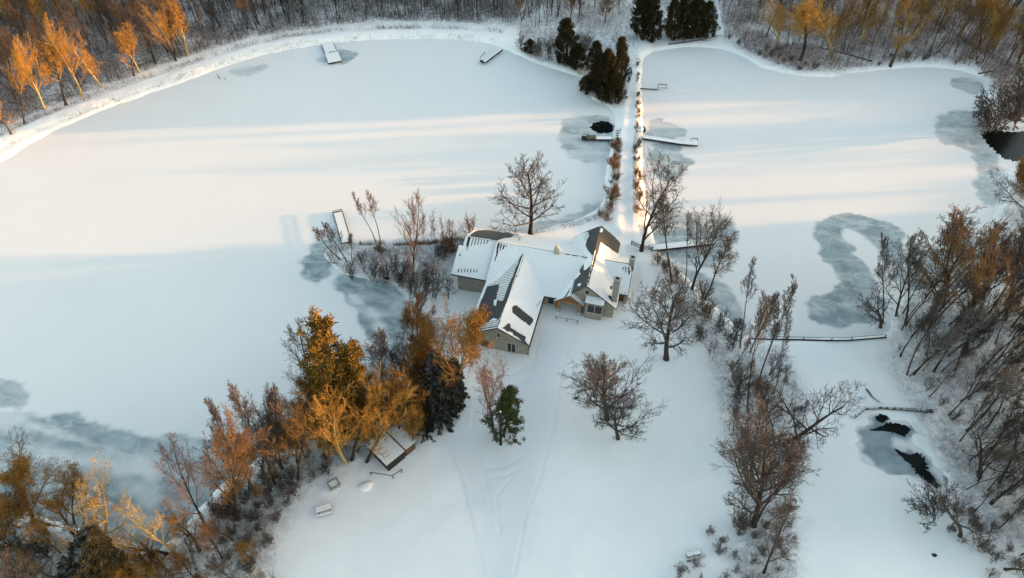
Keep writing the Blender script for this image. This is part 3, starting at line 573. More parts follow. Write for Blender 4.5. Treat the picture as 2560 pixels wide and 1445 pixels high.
mb = MB(); mb.beam(W(7.9, 8.75, .55), W(12.0, 8.75, .5), .1, .12); mb.build('rail', M['wood_dark'], t)
for e in (8.1, 10, 11.8): mb = MB(); mb.beam(W(e, 8.75, -.6), W(e, 8.75, .49), .09); mb.build('post', M['wood_dark'], t)
mb = MB(); mb.beam(W(7.95, 8.75, .635), W(11.95, 8.75, .59), .1, .05); mb.build('snow_cover', M['snow'], t)

# ---------------------------------------------------------------- docks, benches, fences, small things
def lerp(a, b, t): return tuple(a[i] + (b[i] - a[i]) * t for i in range(3))
def side(a, b): d = Vector((b[0] - a[0], b[1] - a[1], 0)).normalized(); return Vector((d.y, -d.x, 0))
def dock(a, b, w, label, zt=0.0, name='dock', snow=1.0, posts=4, group=None):
    A = Vector((*P(*a, zt), zt)); B = Vector((*P(*b, zt), zt)); r = side(A, B)
    t = empty(name, ((A.x + B.x) / 2, (A.y + B.y) / 2, ICE), label, 'dock', group)
    mb = MB(); mb.beam(A, B, w, .14)
    for q in (-1, 1): mb.beam(A + r * q * (w / 2 + .04) - Vector((0, 0, .03)), B + r * q * (w / 2 + .04) - Vector((0, 0, .03)), .08, .28)
    d_ = (B - A).normalized(); mb.beam(B - r * w / 2 + d_ * .05, B + r * w / 2 + d_ * .05, .1, .3)
    mb.build('deck', M['wood_dark'], t)
    n = posts
    for i in range(n):
        for q in (-1, 1):
            p = A + (B - A) * ((i + .5) / n) + r * q * w * .42; mb = MB(); mb.tube([(p.x, p.y, -1.2), (p.x, p.y, zt - .08)], [.08, .08], 6); mb.build('post', M['wood_dark'], t)
    if snow > 0:
        mb = MB(); m_ = A + (B - A) * snow; mb.beam(A + Vector((0, 0, .115)), m_ + Vector((0, 0, .115)), w * .97, .09); mb.build('snow_cover', M['snow'], t)
    return t, A, B, r
def endframe(t, P0, P1, h, label=None, two=None):   # a rail frame: posts and rail
    mb = MB(); mb.beam((P0[0], P0[1], P0[2]), (P0[0], P0[1], P0[2] + h), .09); mb.beam((P1[0], P1[1], P1[2]), (P1[0], P1[1], P1[2] + h), .09)
    mb.beam((P0[0], P0[1], P0[2] + h), (P1[0], P1[1], P1[2] + h), .10, .10); mb.build('railing', M['wood_dark'], t)
# wide two-part dock by the curved dam
t, A, B, r = dock((818, 108), (828, 133), 3.1, 'wide snow-covered wooden dock running out from the curved dam at the top', 0.0)
mb = MB(); C0 = Vector((*P(829, 134, 0), .02)); C1 = Vector((*P(838, 156, 0), .02)); mb.beam(C0, C1, 3.6, .3); mb.build('float', M['wood_dark'], t)
mb = MB(); mb.beam(C0 + Vector((0, 0, .2)), C1 + Vector((0, 0, .2)), 3.5, .1); mb.build('snow_cover', M['snow'], t)
endframe(t, tuple(C0 - r * 1.0), tuple(C0 + r * .6), .5)
# thin L-shaped dock top centre
A = Vector((*P(1255, 124, .1), .1)); B = Vector((*P(1212, 156, .1), .1)); C = Vector((*P(1201, 152, .1), .1)); D = Vector((*P(1212, 138, .1), .1))
t = empty('narrow_dock', (B.x, B.y, ICE), 'narrow hooked dock with a small rail frame near the top centre shore', 'dock')
mb = MB(); mb.beam(A, B, .8, .16); mb.beam(B, C, .9, .14); mb.build('deck', M['wood_dark'], t)
mb = MB(); mb.beam(A + Vector((-.15, .15, .12)), B + Vector((-.15, .15, .12)), .62, .08); mb.build('snow_cover', M['snow'], t); endframe(t, tuple(C), tuple(D), .9)
# plank pier and bench east of the causeway
t = empty('plank_pier', PI_(1622, 222), 'thin bare plank pier reaching east from the causeway', 'pier')
mb = MB(); mb.beam((*P(1600, 221, -.2), -.2), (*P(1645, 224, -.2), -.2), .3, .12); mb.build('plank', M['wood_dark'], t)
mb = MB(); mb.beam((*P(1648, 225, -.42), -.42), (*P(1720, 231, -.42), -.42), .3, .12); mb.build('snow_cover', M['snow'], t)
def bench(px0, px1, label, h=.9, z=-.4, cat='bench', base=ICE):
    a = P(*px0, z + h); b = P(*px1, z + h); t = empty('bench', ((a[0] + b[0]) / 2, (a[1] + b[1]) / 2, base), label, cat)
    mb = MB(); mb.beam((*a, z + h), (*b, z + h), .1, .16); mb.build('backrest', M['wood_dark'], t)
    rr = side((*a, 0), (*b, 0))
    for q in (a, b): mb = MB(); mb.beam((q[0], q[1], base), (q[0], q[1], z + h), .1); mb.beam((q[0], q[1], z + .4), (q[0] + rr.x * .5, q[1] + rr.y * .5, z + .4), .08); mb.build('leg', M['wood_dark'], t)
    mb = MB(); mb.beam((a[0] + rr.x * .35, a[1] + rr.y * .35, z + .45), (b[0] + rr.x * .35, b[1] + rr.y * .35, z + .45), .4, .06); mb.build('seat', M['wood_dark'], t)
    mb = MB(); mb.beam((a[0] + rr.x * .35, a[1] + rr.y * .35, z + .52), (b[0] + rr.x * .35, b[1] + rr.y * .35, z + .52), .38, .07); mb.build('snow_cover', M['snow'], t)
bench((1646, 210), (1668, 212), 'dark bench standing out on the frozen pond above the plank pier')
# docks either side of the causeway
t, A, B, r = dock((1530, 346), (1455, 345), 1.15, 'snowy dock with a framed end on the west side of the causeway', 0.05, snow=.78)
E0 = A + (B - A) * .78
for k in (0, 1): endframe(t, tuple(E0 + (B - E0) * k + r * .5), tuple(E0 + (B - E0) * k - r * .5), .55)
for q in (-1, 1): mb = MB(); mb.beam(tuple(E0 + r * q * .5 + Vector((0, 0, .55))), tuple(B + r * q * .5 + Vector((0, 0, .55))), .1); mb.build('railing', M['wood_dark'], t)
a = P(1476, 343, .4); tb = empty('covered_box', (*a, .12), 'olive covered box lying on the west causeway dock', 'box')
mb = MB(); mb.box((a[0] + .2, a[1], .35), (2.1, .95, .45), .02); mb.build('box', M['mat'], tb); mb = MB(); mb.box((a[0] + .2, a[1], .6), (2.2, 1.05, .05), .02); mb.build('lid', M['mat'], tb)
t, A, B, r = dock((1606, 342), (1712, 358), 1.3, 'long snowy dock with an end platform on the east side of the causeway', 0.0, posts=5)
A2 = Vector((*P(1709, 356, 0), 0)); B2 = Vector((*P(1743, 359, 0), 0)); mb = MB(); mb.beam(A2, B2, 1.9, .3); mb.build('platform', M['wood_dark'], t)
mb = MB(); mb.beam(A2 + Vector((0, 0, .2)), B2 + Vector((0, 0, .2)), 1.75, .1); mb.build('snow_cover', M['snow'], t)
r2 = side(A2, B2); endframe(t, tuple(B2 - r2 * .7 - Vector((1.4, 0, 0)) + Vector((0, 0, .1))), tuple(B2 - r2 * .7 + Vector((0, 0, .1))), .8)
# old dock with rails left of the lodge cove
t, A, B, r = dock((866, 606), (844, 530), 1.7, 'brown-railed snowy dock pointing out from the cove thicket', -.28, snow=.97)
for q in (-1, 1):
    mb = MB(); mb.beam(tuple(A + r * q * .95 + Vector((0, 0, .48))), tuple(B + r * q * .95 + Vector((0, 0, .48))), .09)
    for i in range(6): p = A + (B - A) * i / 5 + r * q * .95; mb.beam((p.x, p.y, -.5), (p.x, p.y, .26), .08)
    mb.build('railing', M['wood'], t)
mb = MB(); mb.beam(tuple(B - r * .95 + Vector((0, 0, .5))), tuple(B + r * .95 + Vector((0, 0, .5))), .09); mb.build('railing', M['wood'], t)
t, A, B, r = dock((1628, 620), (1784, 603), 1.5, 'long snow-covered dock behind the bare trees east of the lodge', 0.0, posts=6)
# shallow step rack on the west bank
t = empty('rack', PT(1547, 338), 'small dark ladder-like rack on the bank beside the west causeway dock', 'rack')
for k in range(4): mb = MB(); a = P(1538, 328 + k * 6, .35); b = P(1553, 325 + k * 6, .35); mb.beam((*a, .35), (*b, .35), .1); mb.build('rung', M['wood_dark'], t)
mb = MB(); mb.beam((*P(1542, 323, .3), .3), (*P(1544, 350, .1), .1), .1); mb.beam((*P(1551, 321, .3), .3), (*P(1553, 348, .1), .1), .1); mb.build('side_rail', M['wood_dark'], t)
def fence(pts, label, h=1.1, rails=3, name='rail_fence', m='wood_dark', step=2.4):
    G = [Vector(PT(*p)) for p in pts]; t = empty(name, tuple(G[0]), label, 'fence')
    for a, b in zip(G[:-1], G[1:]):
        n = max(1, round((b - a).length / step))
        for i in range(n + 1):
            p = a + (b - a) * i / n
            mb = MB(); mb.beam((p.x, p.y, p.z - .3), (p.x, p.y, p.z + h), .14); mb.build('post', M[m], t)
    mb = MB()
    for a, b in zip(G[:-1], G[1:]):
        for k in range(rails): dz = Vector((0, 0, h * (k + 1) / rails - .12)); mb.beam(a + dz, b + dz, .09, .12)
    mb.build('rails', M[m], t)
fence([(1578, 612), (1600, 622), (1630, 628)], 'short split-rail fence at the foot of the tree beside the lodge', rails=3, step=1.6)
fence([(2290, 20), (2360, 75), (2440, 125), (2500, 160), (2600, 205)], 'long split-rail fence running through the wood in the top right corner', h=1.3, m='wood')
t = empty('low_barrier', PT(2050, 848), 'long thin dark barrier line across the snow below the right pond', 'barrier')
pts = [PT(1880, 848), PT(1940, 851), PT(2010, 851), PT(2080, 853), PT(2130, 852), PT(2215, 845)]
mb = MB(); mb.tube([(a, b, max(c, -.3) + .15) for a, b, c in pts], [.13] * 6, 6); mb.build('boom', M['wood_dark'], t)
mb = MB(); mb.tube([(a, b + .5, max(c, -.3) + .30) for a, b, c in pts[1:]], [.04] * 5, 5); mb.build('cable', M['wood_dark'], t)
for i, (a, b, c) in enumerate(pts): mb = MB(); mb.beam((a, b + .3, c - .3), (a, b + .3, max(c, -.3) + .5), .1); mb.build('post', M['wood_dark'], t)
# pole, posts
def top_of(px, py, topx, topy, wat=False):
    b = PT(px, py, wat); lo, hi = 0.0, 60.0
    for _ in range(40):
        m_ = (lo + hi) / 2
        if proj(b[0], b[1], b[2] + m_)[1] > topy: lo = m_
        else: hi = m_
    h = (lo + hi) / 2; dep = b[1] * c_ - (b[2] + h - CH) * s_
    return Vector(b), h, (topx - proj(b[0], b[1], b[2] + h)[0]) * dep / F
b, h, dx = top_of(1252, 1111, 1251, 1029)
t = empty('utility_pole', b, 'tall dark wooden pole without wires beside the leaning pine', 'pole')
mb = MB(); mb.tube([b - Vector((0, 0, .4)), b + Vector((dx, 0, h))], [.24, .17], 10); mb.build('pole', M['wood_dark'], t); mb = MB(); mb.tube([b + Vector((dx, 0, h)), b + Vector((dx, 0, h + .08))], [.19, .12], 10); mb.build('snow_cover', M['snow'], t)
mb = MB(); a = PI_(550, 197); mb.tube([(a[0], a[1], ICE), (a[0] - .8, a[1] + .9, .5)], [.09, .07], 6); o = mb.build('stake', M['wood_dark'], off=a); tag(o, 'leaning dark stake frozen into the upper left pond near the dam', 'stake')
mb = MB(); a = PI_(565, 200); mb.tube([(a[0], a[1], ICE), (a[0] - .5, a[1] + .5, -.1)], [.06, .04], 6); o = mb.build('stake', M['wood_dark'], off=a); tag(o, 'shorter faint stake right of the leaning stake in the upper left pond', 'stake')
# shed under the orange trees
def Wl(o, ang, e, n, z): ca, sa = math.cos(ang), math.sin(ang); return (o[0] + e * ca + n * sa, o[1] - e * sa + n * ca, z)
so = P(966, 1165, 2.3); c1 = P(1042, 1103, 2.3); c2 = P(925, 1128, 2.3)
gzs = gz(*so); sang = math.atan2(-(c1[1] - so[1]), c1[0] - so[0]); slen = math.dist(so, c1); sdep = 4.9
t = empty('shed', (so[0], so[1], gzs), 'small dark shed with a two-part snowy roof under the orange trees', 'shed')
S = lambda e, n, z: Wl(so, sang, e, n, z)
def sprism(e0, e1, n0, n1, z0, z1): return MB().prism([S(e0, n0, 0)[:2], S(e1, n0, 0)[:2], S(e1, n1, 0)[:2], S(e0, n1, 0)[:2]], z0, z1)
cut = slen * .62
sprism(.25, cut - .1, .25, sdep - .2, gzs - .6, 2.1).build('wall', M['wood_dark'], t); sprism(cut + .1, slen - .2, .35, sdep - .6, gzs - .6, 1.95).build('wall', M['wood'], t)
r1 = sprism(0, cut, 0, sdep, 2.12, 2.26).build('roof', M['roof'], t); sprism(.04, cut - .14, .04, sdep - .05, 2.263, 2.37).build('snow_cover', M['snow'], r1, off=t.location)
r2_ = sprism(cut + .04, slen, .1, sdep - .3, 2.0, 2.12).build('roof', M['roof'], t); sprism(cut + .12, slen - .04, .14, sdep - .4, 2.123, 2.21).build('snow_cover', M['snow'], r2_, off=t.location)
mb = MB(); mb.beam(S(.02, -1.1, .9), S(1.5, -1.25, .9), .08); mb.beam(S(.02, -1.1, .9), S(-1.9, 1.6, .9), .08)
for e, n in ((.02, -1.1), (-1.9, 1.6), (1.5, -1.25)): mb.beam(S(e, n, -.4), S(e, n, .95), .1)
mb.build('railing', M['wood_dark'], t)
mb = MB(); a = S(cut * 1.25, .3, 1.1); mb.box(a, (1.0, .08, 1.8), -sang); mb.build('door', M['door'], t)
# fire box, picnic table, drift, log
a = PT(836, 1213); t = empty('fire_pit', a, 'square grey fire pit box filled with snow near the picnic table', 'fire pit'); an = -.62
a = (a[0], a[1], a[2]); mb = MB()
def rb(a, an, x, y, z, s): ca, sa = math.cos(an), math.sin(an); return (a[0] + x * ca - y * sa, a[1] + x * sa + y * ca, a[2] + z)
an = R(35)
for x, y, sx, sy in ((0, -.62, 1.5, .14), (0, .62, 1.5, .14), (-.68, 0, .14, 1.1), (.68, 0, .14, 1.1)): mb.box(rb(a, an, x, y, .25, 0), (sx, sy, .7), an)
mb.build('wall', M['stone'], t); mb = MB(); mb.box(rb(a, an, 0, 0, .15, 0), (1.2, 1.05, .5), an); mb.build('snow_cover', M['snow'], t)
a = PT(812, 1278); t = empty('picnic_table', a, 'snow-covered picnic table with two benches on the lower left lawn', 'picnic table'); an = R(18)
for nm, x, y, z, s in (('table_top', 0, .12, .74, (2.1, .85, .06)), ('bench_seat', 0, -.68, .45, (2.1, .3, .05)), ('bench_seat', 0, .92, .45, (2.1, .3, .05))):
    mb = MB(); mb.box(rb(a, an, x, y, z, 0), s, an); o = mb.build(nm, M['wood'], t); mb = MB(); mb.box(rb(a, an, x, y, z + .085, 0), (s[0] * .98, s[1] * .96, .1), an); mb.build('snow_cover', M['snow'], o, off=t.location)
for x in (-.75, .75): mb = MB(); mb.beam(rb(a, an, x, -.7, 0, 0), rb(a, an, x, .35, .72, 0), .1); mb.beam(rb(a, an, x, .95, 0, 0), rb(a, an, x, -.1, .72, 0), .1); mb.beam(rb(a, an, x, -.8, .4, 0), rb(a, an, x, 1.0, .4, 0), .08); mb.build('leg', M['wood_dark'], t)
def lump(name, px, py, r, h, label, cat, m='snow', sx=1, sy=1, seed=0, z=None):
    a = PT(px, py, True); nth, nr = 18, 7; mb = MB(); v = []; rng = random.Random(seed); ph = [rng.uniform(0, 6) for _ in range(4)]
    for i in range(nr + 1):
        q = i / nr
        for j in range(nth):
            th = 2 * math.pi * j / nth; k = 1 + .18 * math.sin(2 * th + ph[0]) + .1 * math.sin(3 * th + ph[1]) + .06 * math.sin(5 * th + ph[2])
            rr_ = r * math.sin(q * math.pi / 2) * k; v.append((a[0] + rr_ * math.cos(th) * sx, a[1] + rr_ * math.sin(th) * sy, a[2] - .12 + h * math.cos(q * math.pi / 2) ** .8))
    f = [(i * nth + j, (i + 1) * nth + j, (i + 1) * nth + (j + 1) % nth, i * nth + (j + 1) % nth) for i in range(nr) for j in range(nth)]
    mb.add(v, f); o = mb.build(name, M[m], off=a, smooth=True); tag(o, label, cat); return o
lump('snow_heap', 914, 1216, .9, .55, 'small rounded heap of snow right of the fire pit', 'snow heap', seed=1)
lump('snow_capped_boulder', 1601, 326, 1.0, .9, 'pale snow-capped boulder on the east bank of the causeway', 'boulder', seed=2, sx=.8, sy=1.4)
lump('stone', 1440, 996, .3, .3, 'small dark stone in the snow left of the middle yard tree', 'stone', m='wood_dark', seed=3)
lump('stone', 2336, 1388, .32, .3, 'small dark stone alone on the lower right snow', 'stone', m='wood_dark', seed=4)
lump('stone', 2206, 1137, .22, .2, 'small dark stone on the grey ice of the lower right stream pool', 'stone', m='wood_dark', seed=5)
a = PT(1735, 1392); t = empty('log_bench', a, 'snow-covered broken log bench near the bottom edge', 'bench'); an = R(12)
mb = MB(); mb.box(rb(a, an, 0, .25, .45, 0), (2.0, .55, .12), an); mb.build('seat', M['wood'], t); mb = MB(); mb.box(rb(a, an, -.05, .25, .57, 0), (1.9, .5, .12), an); mb.build('snow_cover', M['snow'], t)
for x in (-.8, .75): mb = MB(); mb.box(rb(a, an, x, .25, .1, 0), (.25, .5, .6), an); mb.build('leg', M['wood_dark'], t)
mb = MB(); mb.tube([rb(a, an, -1.2, -.4, .15, 0), rb(a, an, .2, -.5, .2, 0), rb(a, an, 1.5, -.2, .2, 0)], [.12, .11, .08], 7); mb.build('log', M['bark_snow'], t)
def log(pts, r0, label, m='bark_snow', branches=4, seed=0, water=False, lift=.25):
    rng = random.Random(seed); G = [Vector(PT(*p, water)) + Vector((0, 0, lift)) for p in pts]; t = empty('fallen_tree', G[0], label, 'fallen tree')
    mb = MB(); n = len(G); mb.tube(G, [r0 * (1 - .75 * i / (n - 1)) for i in range(n)], 7); mb.build('trunk', M[m], t)
    for k in range(branches):
        mb = MB(); i = rng.randrange(n - 1); p = G[i].lerp(G[i + 1], rng.random()); d = (G[-1] - G[0]).normalized(); q = Vector((d.x + rng.uniform(-1, 1), d.y + rng.uniform(-1, 1), rng.uniform(.1, .7))); L = rng.uniform(1, 2.6)
        mb.tube([p, p + q * L * .5, p + q * L + Vector((0, 0, .2))], [r0 * .35, r0 * .25, .03], 4); mb.build('branch', M[m], t)
log([(1672, 112), (1720, 106), (1760, 100), (1800, 90)], .22, 'snowy fallen trunk on the shore below the dark cedars at the top', seed=1, branches=5)
log([(2330, 1030), (2270, 1026), (2200, 1022), (2160, 1026), (2135, 1048)], .3, 'crooked snowy fallen trunk lying above the dark stream pool', seed=2, branches=5)
log([(2165, 975), (2180, 995), (2197, 1008)], .16, 'short dark broken trunk pointing at the stream pool', m='bark', seed=3, branches=2)
log([(2440, 195), (2480, 180), (2500, 165)], .2, 'dark fallen trunk reaching over the upper right ice patch', m='bark', seed=4)
log([(2180, 155), (2090, 130), (2030, 118)], .2, 'long fallen trunk lying among the stems of the top right wood', m='bark', seed=5)
log([(1925, 132), (1960, 118), (1990, 110)], .2, 'dark fallen trunk at the left edge of the top right wood', m='bark', seed=6)
log([(1470, 305), (1500, 320), (1500, 300)], .05, 'thin dead branch sticking out over the open water by the causeway', m='bark', seed=16, branches=1, water=True)
log([(1480, 240), (1500, 252), (1525, 262)], .12, 'pale dead limb beside the cedars on the pond shore', seed=7, branches=4)
log([(20, 252), (60, 266), (120, 277)], .16, 'pale snowy fallen trunk at the far left forest edge', seed=8, branches=2)
log([(340, 168), (395, 152)], .12, 'dark fallen trunk in the clearing behind the left forest edge', m='bark', seed=9, branches=1)
log([(985, 30), (1010, 45), (1020, 55)], .14, 'pale snowy fallen branch in the wood above the dam', seed=10, branches=2)
log([(385, 1445), (395, 1400), (402, 1375)], .2, 'snowy upright-leaning dead stub beside the bottom left evergreen', seed=11, branches=2, lift=.6)
log([(500, 1445), (480, 1385), (462, 1345)], .2, 'grey leaning dead trunk at the foot of the lower left wood', seed=12, branches=2, lift=.5)
log([(420, 1430), (380, 1385), (345, 1348)], .22, 'dark fallen trunk running down from the golden trees at lower left', m='bark', seed=13, branches=3)
log([(820, 658), (845, 662), (818, 652)], .07, 'thin dark branch frozen into the snow of the cove', m='bark', seed=14, branches=3)
lump('dark_drift_log', 968, 695, .5, .3, 'dark snow-edged stump sticking out of the cove ice', 'stump', m='wood_dark', seed=8)
# ---------------------------------------------------------------- trees
class TB:
    def __init__(s): s.v = []; s.f = []
    def tube(s, pts, rad, n):
        k = len(s.v); N = len(pts)
        for i in range(N):
            a = pts[max(i - 1, 0)]; b = pts[min(i + 1, N - 1)]; dx, dy, dz = b[0] - a[0], b[1] - a[1], b[2] - a[2]; L = math.sqrt(dx * dx + dy * dy + dz * dz) + 1e-9; dx /= L; dy /= L; dz /= L
            if abs(dz) < .8: rx, ry, rz = dy, -dx, 0.0
            else: rx, ry, rz = 0.0, dz, -dy
            l = math.sqrt(rx * rx + ry * ry + rz * rz) + 1e-9; rx /= l; ry /= l; rz /= l
            ux, uy, uz = ry * dz - rz * dy, rz * dx - rx * dz, rx * dy - ry * dx; p = pts[i]; R_ = rad[i]
            for j in range(n):
                t = 2 * math.pi * j / n; c, q = math.cos(t) * R_, math.sin(t) * R_
                s.v.append((p[0] + rx * c + ux * q, p[1] + ry * c + uy * q, p[2] + rz * c + uz * q))
        for i in range(N - 1):
            for j in range(n):
                a = k + i * n + j; b = k + i * n + (j + 1) % n; s.f.append((a, b, b + n, a + n))
    def mesh(s, name, m, smooth=False):
        me = bpy.data.meshes.new(name); me.from_pydata(s.v, [], s.f); me.materials.append(m)
        if smooth: me.polygons.foreach_set('use_smooth', [True] * len(me.polygons))
        me.update(); return me
def vrot(rng, d, ang):
    """unit vector at angle ang to d, random roll"""
    d = d.normalized(); o = d.orthogonal().normalized(); o.rotate(Quaternion(d, rng.uniform(0, 2 * math.pi))); return (d * math.cos(ang) + o * math.sin(ang)).normalized()
STY = {
 'forest': dict(H=14, r=.17, n=(18, 8, 6, 4), s=(.42, .2, .15, .2), a=(38, 40, 42, 40), l=(.26, .52, .45, .5), up=(0, .20, .12, .05, 0), bend=.05, prof=lambda f: 1.15 - .75 * f),
 'pole': dict(H=14, r=.14, n=(13, 7, 5, 4), s=(.55, .2, .15, .2), a=(34, 38, 40, 40), l=(.20, .5, .45, .5), up=(0, .22, .12, .05, 0), bend=.06, prof=lambda f: 1.1 - .6 * f),
 'open': dict(H=12, r=.24, n=(17, 8, 6, 4), s=(.20, .15, .12, .15), a=(55, 42, 42, 42), l=(.46, .52, .45, .48), up=(0, .16, .10, .05, 0), bend=.04, prof=lambda f: 1.1 - .62 * f),
 'vase': dict(H=13, r=.24, n=(12, 8, 7, 4), s=(.16, .22, .15, .15), a=(32, 34, 38, 40), l=(.58, .46, .44, .46), up=(0, .14, .08, .04, 0), bend=.07, prof=lambda f: 1.1 - .6 * f),
 'oak': dict(H=13, r=.42, n=(11, 7, 6, 4), s=(.28, .2, .15, .15), a=(58, 48, 48, 46), l=(.50, .52, .45, .46), up=(0, .08, .06, .03, 0), bend=.16, prof=lambda f: 1.05 - .5 * f),
}
def grow(tb_t, tb_c, rng, S, p, d, L, r, lev):
    nseg = (9, 6, 4, 3, 1)[lev]; b = S['bend'] * (1, 1.6, 1.6, 1.4, 1)[lev]; pts = [p.copy()]; q = p.copy(); dd = d.copy(); up = S['up'][lev]
    for i in range(nseg):
        dd = (dd + Vector((rng.gauss(0, b), rng.gauss(0, b), rng.gauss(0, b * .5) + up))).normalized(); q = q + dd * (L / nseg); pts.append(q.copy())
    tip = (.22, .25, .3, .4, .6)[lev]
    rad = [r * (1 - (1 - tip) * i / nseg) for i in range(nseg + 1)]
    if lev == 0: rad[0] *= 1.35
    (tb_t if lev == 0 else tb_c).tube(pts, rad, (8, 5, 4, 3, 3)[lev])
    if lev >= 4: return
    n = S['n'][lev]; s0 = S['s'][lev]
    for k in range(n):
        f = s0 + (1 - s0) * ((k + rng.random() * .9) / n); f = min(f, .99); i = min(int(f * nseg), nseg - 1); t = f * nseg - i
        bp = pts[i].lerp(pts[i + 1], t); bd = (pts[i + 1] - pts[i]).normalized(); rr = rad[i] * (1 - t) + rad[i + 1] * t
        g = (f - s0) / (1 - s0); pr = S['prof'](g) if lev == 0 else (1.1 - .5 * g)
        ang = R(S['a'][lev] * rng.uniform(.75, 1.25)) * (1.15 - .35 * g if lev == 0 else 1)
        nd = vrot(rng, bd, ang); 
        if lev == 0:
            az = k * 2.4 + rng.uniform(-.4, .4); nd = Vector((math.cos(az) * math.sin(ang), math.sin(az) * math.sin(ang), math.cos(ang)))
        nr = max(rr * (.58 if lev == 0 else .6), (.035, .025, .018, .014)[lev]) if lev < 3 else .017
        grow(tb_t, tb_c, rng, S, bp, nd, L * S['l'][lev] * pr * rng.uniform(.75, 1.2), nr, lev + 1)
def leaves(rng, tb, centres, n, rad, size, flat=0):
    for _ in range(n):
        c = rng.choice(centres); x, y, z = [c[i] + rng.gauss(0, rad) for i in range(3)]
        a = Vector((rng.gauss(0, 1), rng.gauss(0, 1), rng.gauss(0, .6 if flat else 1))).normalized(); b = a.orthogonal().normalized(); b.rotate(Quaternion(a, rng.uniform(0, 6.28))); w = size * rng.uniform(.6, 1.3)
        k = len(tb.v); tb.v += [(x - a.x * w, y - a.y * w, z - a.z * w), (x + b.x * w * .16, y + b.y * w * .16, z + b.z * w * .16), (x + a.x * w, y + a.y * w, z + a.z * w), (x - b.x * w * .16, y - b.y * w * .16, z - b.z * w * .16)]; tb.f.append((k, k + 1, k + 2, k + 3))
VAR = {}
def radius_of(tb):
    a = np.array(tb.v); return float(np.percentile(np.hypot(a[:, 0], a[:, 1]), 97)), float(a[:, 2].max())
def make_bare(style, seed):
    rng = random.Random(seed * 77 + 5); S = STY[style]; t, c = TB(), TB(); grow(t, c, rng, S, Vector((0, 0, -.3)), Vector((rng.gauss(0, .03), rng.gauss(0, .03), 1)), S['H'] * (.96 if style != 'open' else .85), S['r'], 0)
    r, h = radius_of(c); return [('trunk', t.mesh('trunk', M['bark'], True)), ('crown', c.mesh('crown', M['twig']))], r, h
def make_rusty(style, seed):
    rng = random.Random(seed * 31 + 7); S = dict(STY[style]); t, c = TB(), TB(); grow(t, c, rng, S, Vector((0, 0, -.3)), Vector((0, 0, 1)), S['H'] * .9, S['r'], 0)
    r, h = radius_of(c); l = TB(); cen = [c.v[i] for i in range(0, len(c.v), 9) if c.v[i][2] > h * .3]; leaves(rng, l, cen, 7500, .25, .17)
    return [('trunk', t.mesh('trunk', M['bark'], True)), ('crown', c.mesh('crown', M['twig'])), ('foliage', l.mesh('foliage', M['leaf']))], r, h
def make_shrub(seed, stems=11, H=3.2, n=(6, 4, 3), spread=34):
    rng = random.Random(seed * 13 + 1); c = TB(); S = dict(STY['vase'], n=(0,) + n, s=(0, .25, .2, .2), bend=.08)
    for k in range(stems):
        az = rng.uniform(0, 6.28); a = R(rng.uniform(5, spread)); d = Vector((math.cos(az) * math.sin(a), math.sin(az) * math.sin(a), math.cos(a))); grow(c, c, rng, S, Vector((rng.gauss(0, .25), rng.gauss(0, .25), -.1)), d, H * rng.uniform(.6, 1.05), .035, 1)
    r, h = radius_of(c); return [('stems', c.mesh('stems', M['twig']))], r, h
